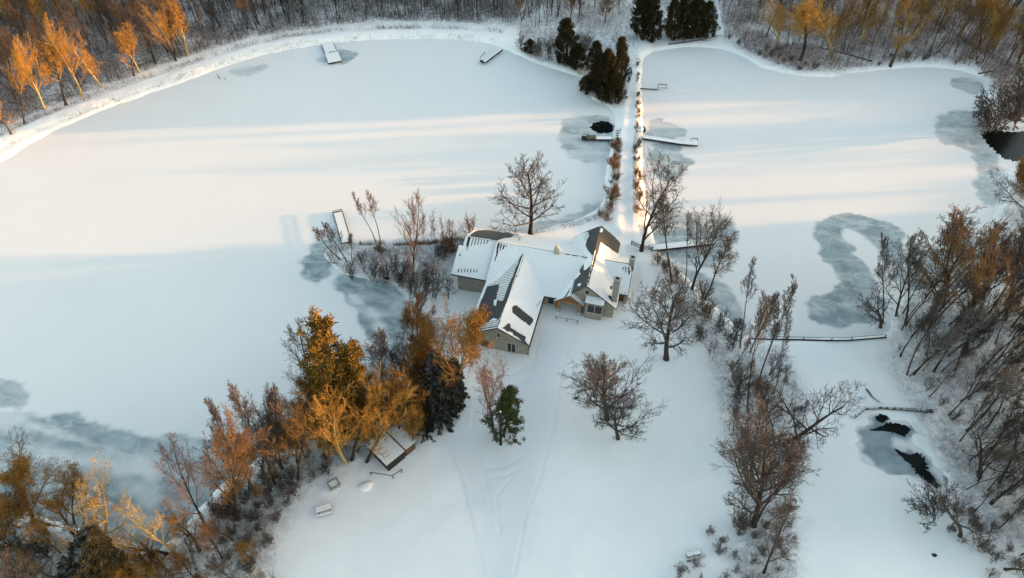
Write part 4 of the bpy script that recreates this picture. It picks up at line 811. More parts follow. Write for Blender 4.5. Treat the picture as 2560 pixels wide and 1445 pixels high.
def make_conifer(kind, seed):
    rng = random.Random(seed * 91 + 3); t, c = TB(), TB()
    if kind == 'spruce':
        H, Rm = 12.0, 2.7; t.tube([(0, 0, -.3), (0, 0, H * .5), (0, 0, H)], [.2, .12, .02], 7)
        for k in range(190):
            f = .06 + .92 * (k / 190); z = f * H; L = Rm * (1.03 - f) ** .8 * rng.uniform(.7, 1.15) + .15; az = k * 2.399 + rng.uniform(-.3, .3); droop = -.10 - .18 * (1 - f); dx, dy = math.cos(az), math.sin(az)
            tip = (dx * L, dy * L, z + droop * L + .1 * L); c.tube([(0, 0, z), (dx * L * .5, dy * L * .5, z + droop * L * .7), tip], [.03, .02, .008], 3)
            m = int(16 + 26 * L)
            for j in range(m):
                u = .12 + .9 * (j + rng.random()) / m; w = .30 + .25 * (1 - u); x = dx * L * u; y = dy * L * u; zz = z + droop * L * u; s = rng.choice((-1, 1)); q = rng.uniform(.25, .55) * (1.15 - .6 * u) + .08
                ex, ey = dx * .6 - dy * s * .8, dy * .6 + dx * s * .8; kk = len(c.v); dz = rng.uniform(-.22, .05)
                c.v += [(x - dx * .07, y - dy * .07, zz + .03), (x + dx * .07, y + dy * .07, zz - .03), (x + ex * q + dx * .03, y + ey * q + dy * .03, zz + dz), (x + ex * q * .6 - dx * .06, y + ey * q * .6 - dy * .06, zz + dz * .5 + rng.uniform(-.08, .08))]; c.f.append((kk, kk + 1, kk + 2, kk + 3))
    elif kind == 'cedar':
        H, Rm = 9.0, 1.35; t.tube([(0, 0, -.3), (0, 0, H * .9)], [.18, .03], 6); lob = [(rng.uniform(0, 6.28), rng.uniform(.08, .95), rng.uniform(.3, 1.9)) for _ in range(34)]
        for k in range(95):
            f = (k + rng.random()) / 95; az = k * 2.4 + rng.uniform(-.5, .5); pr = min(1, (f + .05) / .2) ** .7 * (1 - f) ** .6 * 1.2 + .04; rr = Rm * pr * rng.uniform(.45, 1.05); bx, by, bz = math.cos(az) * rr, math.sin(az) * rr, f * H * .93
            bh = rng.uniform(.7, 1.5) * (1.1 - .4 * f); bw = rng.uniform(.16, .34)
            c.tube([(0, 0, max(0, bz - .3)), (bx, by, bz + .2)], [.03, .012], 3)
            for j in range(95):
                u = rng.random(); w_ = bw * math.sin(math.pi * min(.97, u * .85 + .12)) ** .7; a2 = rng.uniform(0, 6.28); x = bx * (1 + .12 * u) + math.cos(a2) * w_; y = by * (1 + .12 * u) + math.sin(a2) * w_; z = bz + u * bh; q = rng.uniform(.10, .26); ox, oy = math.cos(a2) * .5 + bx * .2, math.sin(a2) * .5 + by * .2
                kk = len(c.v); w = .05; tx, ty = -math.sin(a2) * w, math.cos(a2) * w; c.v += [(x - tx, y - ty, z), (x + tx, y + ty, z), (x + tx * .3 + ox * q, y + ty * .3 + oy * q, z + q), (x - tx * .3 + ox * q * .8, y - ty * .3 + oy * q * .8, z + q * 1.1)]; c.f.append((kk, kk + 1, kk + 2, kk + 3))
    else:   # pine: open irregular limbs with needle clumps
        H = 13.0; px_ = [Vector((0, 0, -.3))]; d = Vector((0, 0, 1))
        for i in range(8): d = (d + Vector((rng.gauss(0, .05), rng.gauss(0, .05), .1))).normalized(); px_.append(px_[-1] + d * H / 8)
        t.tube(px_, [.30 - .03 * i for i in range(9)], 8)
        for k in range(64):
            f = .12 + .87 * (k / 64); i = min(int(f * 8), 7); p = px_[i].lerp(px_[i + 1], f * 8 - i); L = (3.5 if kind == 'pine' else 2.6) * (1.04 - f) ** .95 * rng.uniform(.6, 1.3) + .3; az = k * 2.4 + rng.uniform(-.5, .5); d = Vector((math.cos(az), math.sin(az), rng.uniform(.05, .45))).normalized()
            e = p + d * L; mid = p + d * L * .5 + Vector((0, 0, -.1)); c.tube([p, mid, e], [.05, .035, .015], 4)
            for j in range(5):
                u = .45 + .6 * rng.random(); q = p + d * L * u + Vector((rng.gauss(0, .35), rng.gauss(0, .35), rng.gauss(.1, .2))); c.tube([p + d * L * u * .85, q], [.02, .01], 3)
                for _ in range(30):
                    a = Vector((rng.gauss(0, 1), rng.gauss(0, 1), rng.gauss(.4, .7))).normalized(); w = rng.uniform(.22, .45); o_ = a.orthogonal().normalized(); o_.rotate(Quaternion(a, rng.uniform(0, 6.28))); s0 = q + Vector((rng.gauss(0, .16), rng.gauss(0, .16), rng.gauss(0, .12))); kk = len(c.v)
                    c.v += [tuple(s0 - o_ * .045), tuple(s0 + o_ * .045), tuple(s0 + a * w + o_ * .03), tuple(s0 + a * w - o_ * .03)]; c.f.append((kk, kk + 1, kk + 2, kk + 3))
    r, h = radius_of(c); return [('trunk', t.mesh('trunk', M['bark'], True)), ('crown', c.mesh('crown', M['needle']))], r, h
for st, k in (('forest', 7), ('pole', 5), ('open', 4), ('vase', 5), ('oak', 3)): VAR[st] = [make_bare(st, i + 1) for i in range(k)]
VAR['rusty'] = [make_rusty('vase', i + 1) for i in range(3)] + [make_rusty('open', 9)]
VAR['shrub'] = [make_shrub(i) for i in range(5)]
VAR['thicket'] = [make_shrub(20 + i, 16, 2.4, (6, 4, 4), 60) for i in range(4)]
VAR['sapling'] = [make_shrub(40 + i, 3, 4.5, (9, 4, 3), 14) for i in range(4)]
for k in ('spruce', 'cedar', 'pine'): VAR[k] = [make_conifer(k, i) for i in range(3)]
rngp = random.Random(42)
def instance(style, loc, h, spread, lean, label, cat, group=None, name=None, bark=None, twig=None, leaf=None, vi=None, yaw=None, leany=0):
    V = VAR[style]; parts, r0, h0 = V[(vi if vi is not None else rngp.randrange(len(V))) % len(V)]
    sz = h / h0; sx = (spread / r0) if spread else sz * rngp.uniform(.85, 1.15)
    M3 = Matrix.Rotation(lean, 3, 'Y') @ Matrix.Rotation(leany, 3, 'X') @ Matrix.Rotation(yaw if yaw is not None else rngp.uniform(0, 6.28), 3, 'Z')
    t = empty(name, loc, label, cat, group); t.rotation_euler = M3.to_euler(); t.scale = (sx, sx, sz)
    for nm, me in parts:
        o = bpy.data.objects.new(nm, me); col.objects.link(o); o.parent = t
        mm = bark if nm == 'trunk' else leaf if nm == 'foliage' else twig
        if mm: o.material_slots[0].link = 'OBJECT'; o.material_slots[0].material = M[mm]
    return t
def tree(style, px, py, tx, ty, w, label, cat='tree', group=None, name=None, **k):
    b, h, dx = top_of(px, py, tx, ty); dep = b.y * c_ - (b.z + h * .6 - CH) * s_; spread = w / 2 * 1.12 * dep / F if w else None
    lean = math.atan2(dx, h); lean = max(-.6, min(.6, lean)); h = h / math.cos(lean)
    name = name or {'spruce': 'spruce_tree', 'cedar': 'cedar_tree', 'pine': 'pine_tree', 'shrub': 'shrub', 'thicket': 'shrub', 'sapling': 'sapling', 'rusty': 'tree_with_dead_leaves'}.get(style, 'bare_tree')
    return instance(style, b, h, spread, lean, label, cat, group, name, **k)
# --- trees one can single out
tree('open', 1325, 587, 1310, 408, 175, 'broad bare round-crowned tree standing behind the lodge roof, north of it', vi=0)
tree('vase', 1604, 627, 1680, 415, 150, 'tall bare tree leaning right, rooted by the short rail fence', vi=1)
tree('pole', 1680, 705, 1700, 488, 95, 'slim dark-stemmed bare tree in front of the long east dock, second in the row', vi=1)
tree('vase', 1730, 722, 1775, 482, 125, 'tall bare tree before the far end of the east dock, third in the row', vi=2)
tree('pole', 1714, 702, 1742, 545, 60, 'thin second stem beside the third bare tree of the east dock row', vi=2)
tree('forest', 1762, 748, 1850, 608, 95, 'brownish bare tree leaning far right, last of the row east of the lodge', twig='twig_rust', vi=2)
tree('open', 1665, 898, 1660, 705, 172, 'wide fan-shaped bare tree on the snow right of the lodge yard', vi=1, twig='twig')
tree('open', 1519, 1048, 1528, 876, 180, 'largest bare tree of the group of three in the middle of the yard', vi=0)
tree('open', 1485, 990, 1474, 888, 120, 'smallest bare tree of the yard three, behind the large one at left', vi=3)
tree('open', 1545, 1096, 1560, 985, 145, 'low spreading bare tree at the front of the yard three', vi=0)
tree('vase', 1233, 1075, 1238, 885, 118, 'pinkish bare tree in front of the lodge gable, next to the wooden pole', twig='twig_pink', vi=3)
tree('pine', 1258, 1090, 1285, 968, 96, 'small green pine beside the wooden pole at the yard edge', twig='needle_green', vi=1, cat='tree')
tree('pole', 942, 608, 912, 478, 60, 'slim bare tree forking left on the shore behind the cove thicket', vi=3, twig='twig_pink')
tree('pole', 952, 610, 945, 458, 66, 'taller slim bare tree, twin of the left-forking one on the cove shore', vi=4, twig='twig_pink')
tree('vase', 1033, 706, 1000, 476, 92, 'crooked orange-crowned tree leaning left between cove and lodge', twig='twig_rust', vi=4)
for i, (bx, by, ty_) in enumerate([(1058, 606, 540), (1084, 608, 522), (1108, 606, 530), (1128, 610, 552)]):
    tree('sapling', bx, by, bx - 2, ty_, 30, 'thin bare sapling in the reddish row along the shore left of the lodge', 'sapling', 'saplings on the shore left of the lodge', twig='twig_pink')
tree('shrub', 1178, 590, 1172, 528, 48, 'feathery upright bare shrub at the back left corner of the lodge', 'shrub', twig='twig_pink', vi=0)
tree('pole', 850, 648, 795, 548, 60, 'grey-brown bare tree leaning left over the wet ice beside the railed dock', vi=0)
tree('forest', 868, 655, 828, 560, 55, 'bare tree crossing the railed dock at the tip of the cove', vi=3)
tree('pole', 882, 662, 858, 575, 42, 'short bare tree at the foot of the railed dock', vi=2)
tree('thicket', 950, 628, 948, 606, 36, 'small round reddish bush on the snow right of the railed dock', 'shrub', twig='twig_rust', vi=1)
tree('thicket', 1118, 632, 1130, 596, 78, 'tangled orange brush pile dusted with snow against the lodge', 'shrub', twig='twig_rust', vi=2, name='brush_pile')
tree('thicket', 1108, 640, 1106, 606, 62, 'snow-dusted dark half of the brush pile nearest the cove', 'shrub', twig='twig_snow', vi=3, name='brush_pile')
tree('open', 1121, 747, 1122, 700, 40, 'tiny bare tree alone on the snow below the stone west wing', vi=2)
for i, (bx, by, tx, ty_, w) in enumerate([(935, 705, 930, 640, 50), (965, 712, 960, 640, 50), (1000, 720, 1000, 655, 50), (1030, 735, 1040, 655, 55), (1060, 745, 1068, 665, 60), (1085, 745, 1095, 660, 55), (1045, 780, 1050, 700, 50), (1010, 690, 1015, 640, 40), (985, 680, 985, 630, 40), (905, 660, 900, 625, 36), (880, 700, 875, 650, 40), (1070, 700, 1075, 640, 50)]):
    tree('shrub', bx, by, tx, ty_, w, 'pale leafless shrub of the cove thicket, ' + ['beside the railed dock', 'on the cove shore', 'near the crooked orange tree', 'nearest the lodge'][0 if bx < 910 else 1 if bx < 980 else 2 if bx < 1040 else 3], 'shrub', 'shrubs of the cove thicket', twig='twig_snow' if i % 2 else 'twig')
# cluster left of the south wing
tree('rusty', 1130, 1008, 1148, 762, 165, 'rusty-leaved tree with pale limbs touching the corner of the lodge gable', vi=0, bark='bark_pale', twig='twig_gold')
tree('rusty', 1060, 1000, 1060, 800, 90, 'dim rusty tree behind the low dark evergreens, left of the gable', vi=2, twig='twig_rust')
tree('rusty', 1062, 930, 1060, 745, 95, 'reddish-brown leafy tree beside the cove ice left of the lodge', vi=1, leaf='leaf')
tree('spruce', 1095, 1035, 1085, 880, 105, 'low dark evergreen behind the rusty tree at the yard edge', vi=0)
tree('spruce', 1122, 1005, 1135, 900, 84, 'dark evergreen in front of the rusty tree, boughs reaching the yard', vi=1)
tree('spruce', 1062, 990, 1055, 880, 70, 'narrow dark evergreen at the inner edge of the tree belt by the cove', vi=2)
tree('pine', 1068, 1100, 1068, 1012, 48, 'small round green pine at the driveway edge behind the shed', twig='needle', vi=2)
tree('pine', 868, 1090, 812, 790, 165, 'tallest tree of the left belt, a big golden-lit pine with a broken top', twig='needle_ol', vi=0)
tree('pine', 905, 1085, 880, 850, 130, 'second golden-green pine just right of the tallest pine', twig='needle_ol', vi=1)
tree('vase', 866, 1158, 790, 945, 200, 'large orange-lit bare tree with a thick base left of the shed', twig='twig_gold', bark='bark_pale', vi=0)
tree('vase', 880, 1150, 905, 950, 130, 'orange-lit bare tree right behind the thick-based one left of the shed', twig='twig_gold', vi=1)
tree('vase', 917, 1155, 975, 985, 150, 'dark-stemmed bare tree leaning over the shed roof', twig='twig_gold', vi=4)
tree('rusty', 1000, 1090, 1000, 935, 130, 'dense orange-leaved tree directly behind the shed', vi=2, twig='twig_gold')
tree('rusty', 1030, 1120, 1035, 1010, 60, 'short orange-leaved tree at the back right corner of the shed', vi=3, twig='twig_gold')
for bx, by, tx, ty_, w, v, lab in [(800, 1115, 795, 955, 140, 0, 'golden-brown leafy tree at the left foot of the tallest pine'), (850, 1085, 850, 925, 150, 3, 'wide orange leafy tree directly below the tallest pine'), (935, 1105, 925, 950, 120, 2, 'orange leafy tree between the pines and the shed'),
   (1015, 1055, 1012, 950, 100, 1, 'short orange leafy tree behind the dense one at the shed'), (1040, 1000, 1035, 850, 90, 3, 'dim rusty tree at the cove edge left of the dark evergreens'), (690, 1150, 680, 1040, 110, 1, 'dim rusty leafy tree at the pond edge, left end of the orange mass')]:
    tree('rusty', bx, by, tx, ty_, w, lab, vi=v, twig='twig_gold' if v != 1 else 'twig_rust')
tree('forest', 955, 1010, 925, 830, 75, 'thin pinkish bare tree above the golden pines at the cove edge', twig='twig_pink', vi=1)
tree('pole', 1000, 990, 985, 850, 60, 'thin dark bare tree between the golden pines and the cove evergreens', vi=1)
tree('vase', 800, 1000, 735, 820, 105, 'pale bare tree leaning left over the pond from the golden pine', vi=2, twig='twig')
tree('rusty', 760, 1100, 735, 985, 110, 'rust-brown leafy tree at the pond edge left of the orange trees', vi=1)
tree('vase', 745, 1200, 700, 1000, 120, 'dim orange bare tree at the left foot of the orange group', twig='twig_rust', vi=3)
for i, (bx, by, tx, ty_, w, v, tw) in enumerate([(688, 1210, 605, 965, 85, 0, 'twig'), (655, 1185, 640, 975, 80, 3, 'twig'), (705, 1170, 690, 985, 70, 1, 'twig'), (640, 1240, 565, 970, 90, 4, 'twig')]):
    tree('forest', bx, by, tx, ty_, w, ['slender dark bare tree leaning left at the lawn edge of the left belt', 'slender bare tree just left of the leaning lawn-edge one', 'thin bare tree closest to the rust-brown trees of the left belt', 'tall bare tree right of the big many-stemmed bush-like tree'][i], vi=v, twig=tw)
tree('vase', 585, 1285, 515, 1020, 170, 'big many-stemmed orange-tinted bare tree at the pond shore, lower left', twig='twig_rust', vi=1)
tree('vase', 570, 1270, 560, 1070, 120, 'second stem fan of the many-stemmed tree at the lower left shore', twig='twig_rust', vi=3)
tree('vase', 512, 1310, 415, 1115, 115, 'bare tree leaning left from the lower left shore over slushy ice', twig='twig_pink', vi=2)
tree('thicket', 550, 1290, 550, 1225, 110, 'dark brown bush at the foot of the many-stemmed shore tree', 'shrub', vi=0)
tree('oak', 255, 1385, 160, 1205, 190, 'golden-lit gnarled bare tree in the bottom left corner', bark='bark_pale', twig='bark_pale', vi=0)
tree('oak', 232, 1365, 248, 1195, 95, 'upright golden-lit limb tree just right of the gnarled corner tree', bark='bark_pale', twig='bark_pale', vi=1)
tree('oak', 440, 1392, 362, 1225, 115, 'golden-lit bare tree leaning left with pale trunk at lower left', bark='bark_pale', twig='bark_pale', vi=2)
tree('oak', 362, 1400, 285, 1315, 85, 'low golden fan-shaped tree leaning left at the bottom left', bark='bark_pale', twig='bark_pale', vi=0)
tree('vase', 470, 1340, 440, 1275, 70, 'small golden-topped bare tree right of the leaning pale trunk', twig='twig_gold', vi=1)
tree('spruce', 232, 1500, 222, 1330, 170, 'dark snow-flecked evergreen at the bottom left edge', vi=1)
tree('rusty', 85, 1308, 85, 1180, 170, 'broad orange-leaved tree at the left edge of the bottom corner', vi=0, twig='twig_gold')
tree('rusty', 185, 1312, 182, 1188, 110, 'orange-leaved tree behind the gnarled golden limbs', vi=2, twig='twig_gold')
tree('rusty', 12, 1345, 5, 1215, 100, 'rust-red leafy tree cut by the left edge near the bottom', vi=1)
tree('oak', 55, 1205, 25, 1095, 80, 'pale-stemmed bare tree at the left edge over the slushy ice', bark='bark_pale', twig='twig_rust', vi=2)
tree('oak', 60, 1490, 95, 1310, 180, 'dark bare tree with black limbs across the snow in the bottom left corner', vi=1)
tree('sapling', 555, 1432, 562, 1350, 45, 'thin bare sapling on the snow near the bottom left', 'sapling', vi=0)
# belt right of the yard
tree('open', 1882, 1312, 1905, 1010, 205, 'large dark bare tree, the biggest right of the yard near the bottom', vi=1)
tree('vase', 1893, 1300, 1955, 1060, 120, 'tilted twin stem of the biggest bare tree right of the yard', vi=4)
tree('oak', 1962, 1112, 2055, 885, 225, 'wide bare tree reaching right over the snow toward the stream pool', vi=0, twig='twig')
tree('vase', 1880, 1205, 1865, 1045, 140, 'bare tree directly above the biggest one of the yard belt', vi=2)
tree('forest', 1935, 1110, 1945, 920, 95, 'dense dark upright bare tree left of the wide-reaching one', vi=2)
tree('vase', 1910, 1432, 1965, 1270, 110, 'bare tree forking right at the bottom of the yard belt', vi=3)
tree('pole', 1868, 1030, 1925, 690, 80, 'tall thin bare tree, leftmost of the slim stems by the barrier', vi=0)
tree('pole', 1890, 985, 1955, 700, 80, 'tall thin bare tree, right neighbour of the leftmost slim stem', vi=1)
tree('pole', 1935, 985, 2000, 790, 60, 'slender bare stem leaning right across the barrier line', vi=2)
tree('pole', 1850, 870, 1890, 670, 85, 'slim bare tree standing just above the left end of the barrier', vi=3)
tree('forest', 1875, 880, 1925, 700, 75, 'slim bare tree at the left end of the barrier', vi=4)
tree('sapling', 1832, 1035, 1835, 960, 55, 'small bare sapling at the left edge of the yard belt', 'sapling', vi=1)
tree('sapling', 1776, 896, 1780, 850, 36, 'tiny bare sapling right of the fan-shaped yard tree', 'sapling', vi=2)
tree('thicket', 1852, 1322, 1850, 1282, 65, 'round grey bush left of the biggest belt tree', 'shrub', vi=2)
# right wood, singled out
tree('vase', 2325, 800, 2345, 530, 0, 'rusty-topped bare tree in the middle of the right wood edge', twig='twig_rust', vi=1)
tree('forest', 2358, 768, 2455, 505, 130, 'open-crowned bare tree leaning right above the wood edge ice', vi=0)
tree('vase', 2412, 885, 2530, 590, 190, 'thick brown-trunked tree, front one of the leaning pair at the right edge', twig='twig_rust', vi=0)
tree('forest', 2436, 822, 2560, 545, 150, 'thick brown-trunked tree, rear one of the leaning pair at the right edge', twig='twig', vi=5)
tree('forest', 2512, 800, 2610, 560, 130, 'thick trunked tree cut by the right edge behind the leaning pair', vi=6)
tree('oak', 2200, 822, 2150, 690, 120, 'dark low tree leaning left over the horseshoe of wet ice', vi=1, twig='twig')
tree('forest', 2208, 812, 2235, 600, 70, 'slim dark tree at the corner where barrier and wood meet', vi=3)
tree('vase', 2240, 790, 2275, 590, 100, 'bare tree with fine crown left of the rusty-topped one', vi=2)
tree('thicket', 2480, 330, 2470, 215, 130, 'dense dark bush beside the black water at the right edge', 'shrub', vi=0, twig='twig')
tree('thicket', 2540, 300, 2540, 180, 140, 'dense dark bush at the right edge above the black water', 'shrub', vi=1)
tree('rusty', 2570, 560, 2545, 380, 120, 'orange-brown leafy tree cut by the right edge below the black water', vi=0)
tree('rusty', 2590, 700, 2575, 520, 110, 'orange-brown leafy tree cut by the right edge halfway down', vi=2)
tree('shrub', 2330, 1290, 2310, 1215, 130, 'bushy brown-grey shrub spreading left below the stream pool', 'shrub', vi=3)
tree('oak', 2400, 1340, 2440, 1200, 150, 'bare bushy tree behind the spreading shrub below the stream pool', vi=2)
tree('oak', 2225, 165, 2270, -10, 130, 'thick crooked golden-crowned tree at the front of the top right wood', twig='twig_gold', vi=0)
tree('forest', 2000, 150, 2030, -20, 110, 'thick-stemmed golden-crowned tree at the left front of the top right wood', twig='twig_gold', vi=1)
# evergreens at the top
for bx, by, tx, ty_, w, lab, v in [(1325, 132, 1326, 98, 36, 'small round dark evergreen at the left end of the cedar shore', 0), (1418, 160, 1416, 45, 62, 'tall dark cedar standing alone right of the small round one', 1), (1440, 172, 1445, 110, 46, 'short dark cedar at the right foot of the lone tall cedar', 2),
   (1492, 190, 1492, 100, 50, 'dark cedar at the left of the clump beside the causeway path', 0), (1552, 215, 1556, 90, 42, 'slim tall brown-green cedar at the right of the causeway clump', 1), (1520, 250, 1520, 120, 66, 'widest dark cedar in the middle of the causeway clump', 2), (1538, 256, 1535, 165, 48, 'golden-brown cedar at the front of the causeway clump', 0), (1505, 232, 1500, 130, 56, 'dark cedar behind the golden-brown one in the causeway clump', 1),
   (1608, 88, 1610, -30, 62, 'broad dark cedar above the causeway, left of the gap', 2), (1630, 104, 1632, -15, 56, 'dark cedar at the right side of the group left of the gap', 1), (1686, 98, 1688, -5, 52, 'dark cedar just right of the gap at the top', 0), (1716, 96, 1718, -20, 58, 'dark cedar in the middle of the top group right of the gap', 1), (1742, 94, 1748, -12, 56, 'dark cedar, third of the top group right of the gap', 2), (1768, 92, 1776, 0, 46, 'brown-tinged cedar ending the top group on the right', 0), (1476, 225, 1466, 190, 46, 'low ragged evergreen leaning over the ice at the cedar clump', 1)]:
    tree('cedar', bx, by, tx, ty_, w, lab, vi=v, twig='cedar')
for bx, by, tx, ty_, w in [(1350, 140, 1348, 85, 40), (1375, 148, 1375, 80, 45), (1455, 150, 1460, 75, 55), (1400, 120, 1402, 60, 40), (1470, 120, 1475, 70, 40), (1300, 120, 1300, 80, 36)]:
    tree('shrub', bx, by, tx, ty_, w, 'frosty leafless shrub among the cedars on the top shore', 'shrub', 'frosty shrubs among the cedars', twig='twig_snow')
# shrubs on the causeway
for i, (bx, by, tx, ty_, w) in enumerate([(1538, 372, 1538, 350, 34), (1535, 420, 1535, 390, 40), (1542, 450, 1542, 425, 30), (1530, 500, 1528, 465, 44), (1540, 482, 1540, 455, 30), (1540, 398, 1540, 378, 26), (1525, 525, 1523, 500, 34), (1500, 540, 1498, 520, 26), (1515, 550, 1516, 525, 30)]):
    tree('thicket', bx, by, tx, ty_, w, 'reddish-brown bush on the west bank of the causeway', 'shrub', 'bushes on the west bank of the causeway', twig='twig_rust')
for i, (bx, by, tx, ty_, w) in enumerate([(1594, 165, 1594, 152, 14), (1595, 190, 1595, 180, 14), (1596, 240, 1596, 228, 14), (1597, 262, 1597, 250, 15), (1597, 282, 1597, 270, 15), (1594, 320, 1594, 300, 10), (1586, 385, 1586, 365, 13), (1587, 400, 1587, 385, 14), (1590, 440, 1592, 415, 24), (1600, 450, 1604, 425, 24), (1590, 470, 1590, 450, 22), (1598, 500, 1600, 472, 26), (1592, 530, 1592, 505, 24)]):
    tree('thicket', bx, by, tx, ty_, w, 'orange-brown bush on the sunlit east bank of the causeway', 'shrub', 'bushes on the east bank of the causeway', twig='twig_rust')
for i, (bx, by, tx, ty_, w) in enumerate([(1645, 660, 1648, 625, 40), (1665, 682, 1668, 640, 40), (1690, 700, 1692, 660, 40), (1755, 760, 1760, 700, 60), (1770, 800, 1775, 740, 60), (1800, 830, 1805, 770, 60), (1830, 870, 1835, 800, 70), (1750, 850, 1755, 800, 50)]):
    tree('shrub', bx, by, tx, ty_, w, 'brown leafless shrub on the bank between the lodge and the right pond', 'shrub', 'shrubs on the bank of the right pond', twig='twig_rust' if i < 5 else 'twig')

for i, (bx, by, tx, ty_, w) in enumerate([(112, 272, 58, 78, 80), (165, 262, 100, 105, 80), (255, 218, 203, 88, 75), (335, 190, 275, 55, 80), (350, 182, 320, 70, 60), (440, 152, 368, 0, 80), (470, 140, 405, 15, 70), (28, 335, -25, 205, 80), (205, 240, 150, 30, 90), (60, 310, 10, 100, 70)]):
    tree(['vase', 'forest', 'oak', 'vase', 'forest'][i % 5], bx, by, tx, ty_, w, ['tallest bright golden bare tree in the front row above the dam, far left part', 'golden bare tree just right of the tallest golden one above the dam', 'slim golden bare tree in the middle of the front row above the dam', 'broad golden bare tree near the small forest clearing above the dam', 'short golden bare tree right beside the broad one near the forest clearing', 'golden bare tree cut by the top edge, right of the forest clearing', 'shorter golden bare tree touching the one cut by the top edge', 'golden bare tree cut by the left edge above the dam', 'golden bare tree rising in the second row behind the slim one', 'lowest golden bare tree between the left edge and the tallest golden one'][i], group='golden trees in the front row above the dam', twig='twig_gold', bark=('bark_pale', 'bark')[i % 2])  # front row coloured gold in place of sunshine reaching it
for i, (bx, by, tx, ty_, w) in enumerate([(1945, 120, 1975, -20, 120), (2080, 140, 2110, -5, 120), (2160, 110, 2200, -30, 120), (2290, 100, 2340, -20, 110), (2480, 120, 2540, 0, 110)]):
    tree('vase', bx, by, tx, ty_, w, ['leftmost of the broad golden crowns of the top right wood', 'second from left of the broad golden crowns of the top right wood', 'middle one of the broad golden crowns of the top right wood', 'broad golden crown beside the upper end of the long rail fence', 'broad golden crown by the top right corner beyond the rail fence'][i], group='broad golden crowns of the top right wood', twig='twig_gold', bark='bark_pale')  # crown gold is sunlight painted into twigs and bark
# --- woods: individually placed trees nothing tells apart
def fill(zone_px, n, styles, hr, label, group, cat='tree', mind=2.2, lean=(0, 0), twigs=('twig',), barks=(None,), seed=1, name=None, avoid=None, hfun=None, where=None):
    rng = random.Random(seed); xs = [p[0] for p in zone_px]; ys = [p[1] for p in zone_px]; zp = np.array(zone_px, float); pts = []; tries = 0
    G = np.array([P(*p) for p in zone_px]); 
    while len(pts) < n and tries < 30000:
        tries += 1; x = rng.uniform(G[:, 0].min(), G[:, 0].max()); y = rng.uniform(G[:, 1].min(), G[:, 1].max())
        if sdist(G, np.array([x]), np.array([y]))[0] > 0: continue
        if any((x - a) ** 2 + (y - b) ** 2 < mind ** 2 for a, b in pts): continue
        z = gz(x, y)
        if z < ICE + .06: continue
        pts.append((x, y)); st = rng.choice(styles); h = rng.uniform(*hr) * (hfun(x, y) if hfun else 1)
        nm = name or {'shrub': 'shrub', 'thicket': 'shrub', 'sapling': 'sapling', 'rusty': 'tree_with_dead_leaves'}.get(st, 'bare_tree')
        tw = rng.choice(twigs); tl = label if not isinstance(label, dict) else label[tw]; q_ = proj(x, y, z); tl = (tl + ', ' + where(*q_)) if where else tl; gp_ = group if not isinstance(group, dict) else group[tw]
        instance(st, Vector((x, y, z)), h, None, lean[0] + rng.gauss(0, .05), tl, cat, gp_, nm, twig=tw, bark=rng.choice(barks), leany=lean[1] + rng.gauss(0, .04))
    return pts
GL = {'twig': 'dark bare tree in the wood beyond the dam, top left', 'twig_gold': 'golden-lit bare tree in the wood beyond the dam, top left', 'twig_rust': 'rust-tinted bare tree in the wood beyond the dam, top left', 'twig_snow': 'dark bare tree in the wood beyond the dam, top left'}
GG = {'twig': 'dark trees of the top left wood', 'twig_gold': 'golden trees of the top left wood', 'twig_rust': 'rusty trees of the top left wood', 'twig_snow': 'dark trees of the top left wood'}
fill([(-60, 350), (-60, 330), (110, 262), (330, 180), (520, 122), (520, -60), (-60, -60)], 42, ['forest', 'pole', 'vase'], (14, 20), GL, GG, mind=3.0, twigs=('twig', 'twig_gold', 'twig_rust', 'twig_gold', 'twig'), seed=3, where=lambda a, b: ('front, ' if b > 190 - a * .3 else 'deep, ') + ('left third' if a < 170 else 'middle' if a < 340 else 'right third'))
fill([(520, 122), (640, 84), (850, 55), (1000, 48), (1290, 52), (1300, -70), (520, -60)], 30, ['forest', 'pole', 'pole'], (12, 18), {k: v.replace(', top left', ', top centre') for k, v in GL.items()}, {k: v.replace('left', 'centre') for k, v in GG.items()}, mind=2.6, twigs=('twig', 'twig_snow', 'twig_rust', 'twig'), seed=4)
fill([(1300, 60), (1440, 90), (1560, 60), (1580, -60), (1300, -60)], 12, ['forest', 'vase', 'rusty'], (7, 12), 'rust-brown tree behind the frosty shrubs at the top centre', 'rusty trees behind the cedar shore', mind=4, twigs=('twig_rust',), seed=5)
TR = {'twig': 'dark slender bare tree in the wood at the top right', 'twig_gold': 'golden-lit bare tree in the wood at the top right', 'twig_rust': 'rust-tinted bare tree in the wood at the top right'}
fill([(1800, -70), (1815, 90), (1900, 140), (2000, 165), (2180, 150), (2330, 145), (2470, 200), (2600, 260), (2640, -70)], 50, ['forest', 'pole', 'pole', 'vase'], (12, 18), TR, {k: v.split(' in ')[0] + 's of the top right wood' for k, v in TR.items()}, mind=3.0, twigs=('twig', 'twig_gold', 'twig_rust', 'twig'), seed=6)
fill([(2250, 770), (2400, 760), (2540, 740), (2560, 640), (2640, 600), (2720, 1300), (2460, 1300), (2410, 1180), (2330, 1050), (2250, 920)], 62, ['forest', 'pole', 'forest', 'pole'], (12, 19), {'twig': 'dark bare tree in the right wood', 'twig_snow': 'snow-dusted bare tree in the right wood'}, {'twig': 'dark trees of the right wood', 'twig_snow': 'snow-dusted trees of the right wood'}, mind=2.8, lean=(-.04, 0.02), twigs=('twig', 'twig_snow', 'twig_snow'), barks=(None, 'bark_snow'), seed=7, where=lambda a, b: ('near side, ' if a < 2420 else 'outer side, ') + ('beside the horseshoe ice' if b < 850 else 'above the stream pool' if b < 1000 else 'behind the stream pool' if b < 1130 else 'lower right corner'))
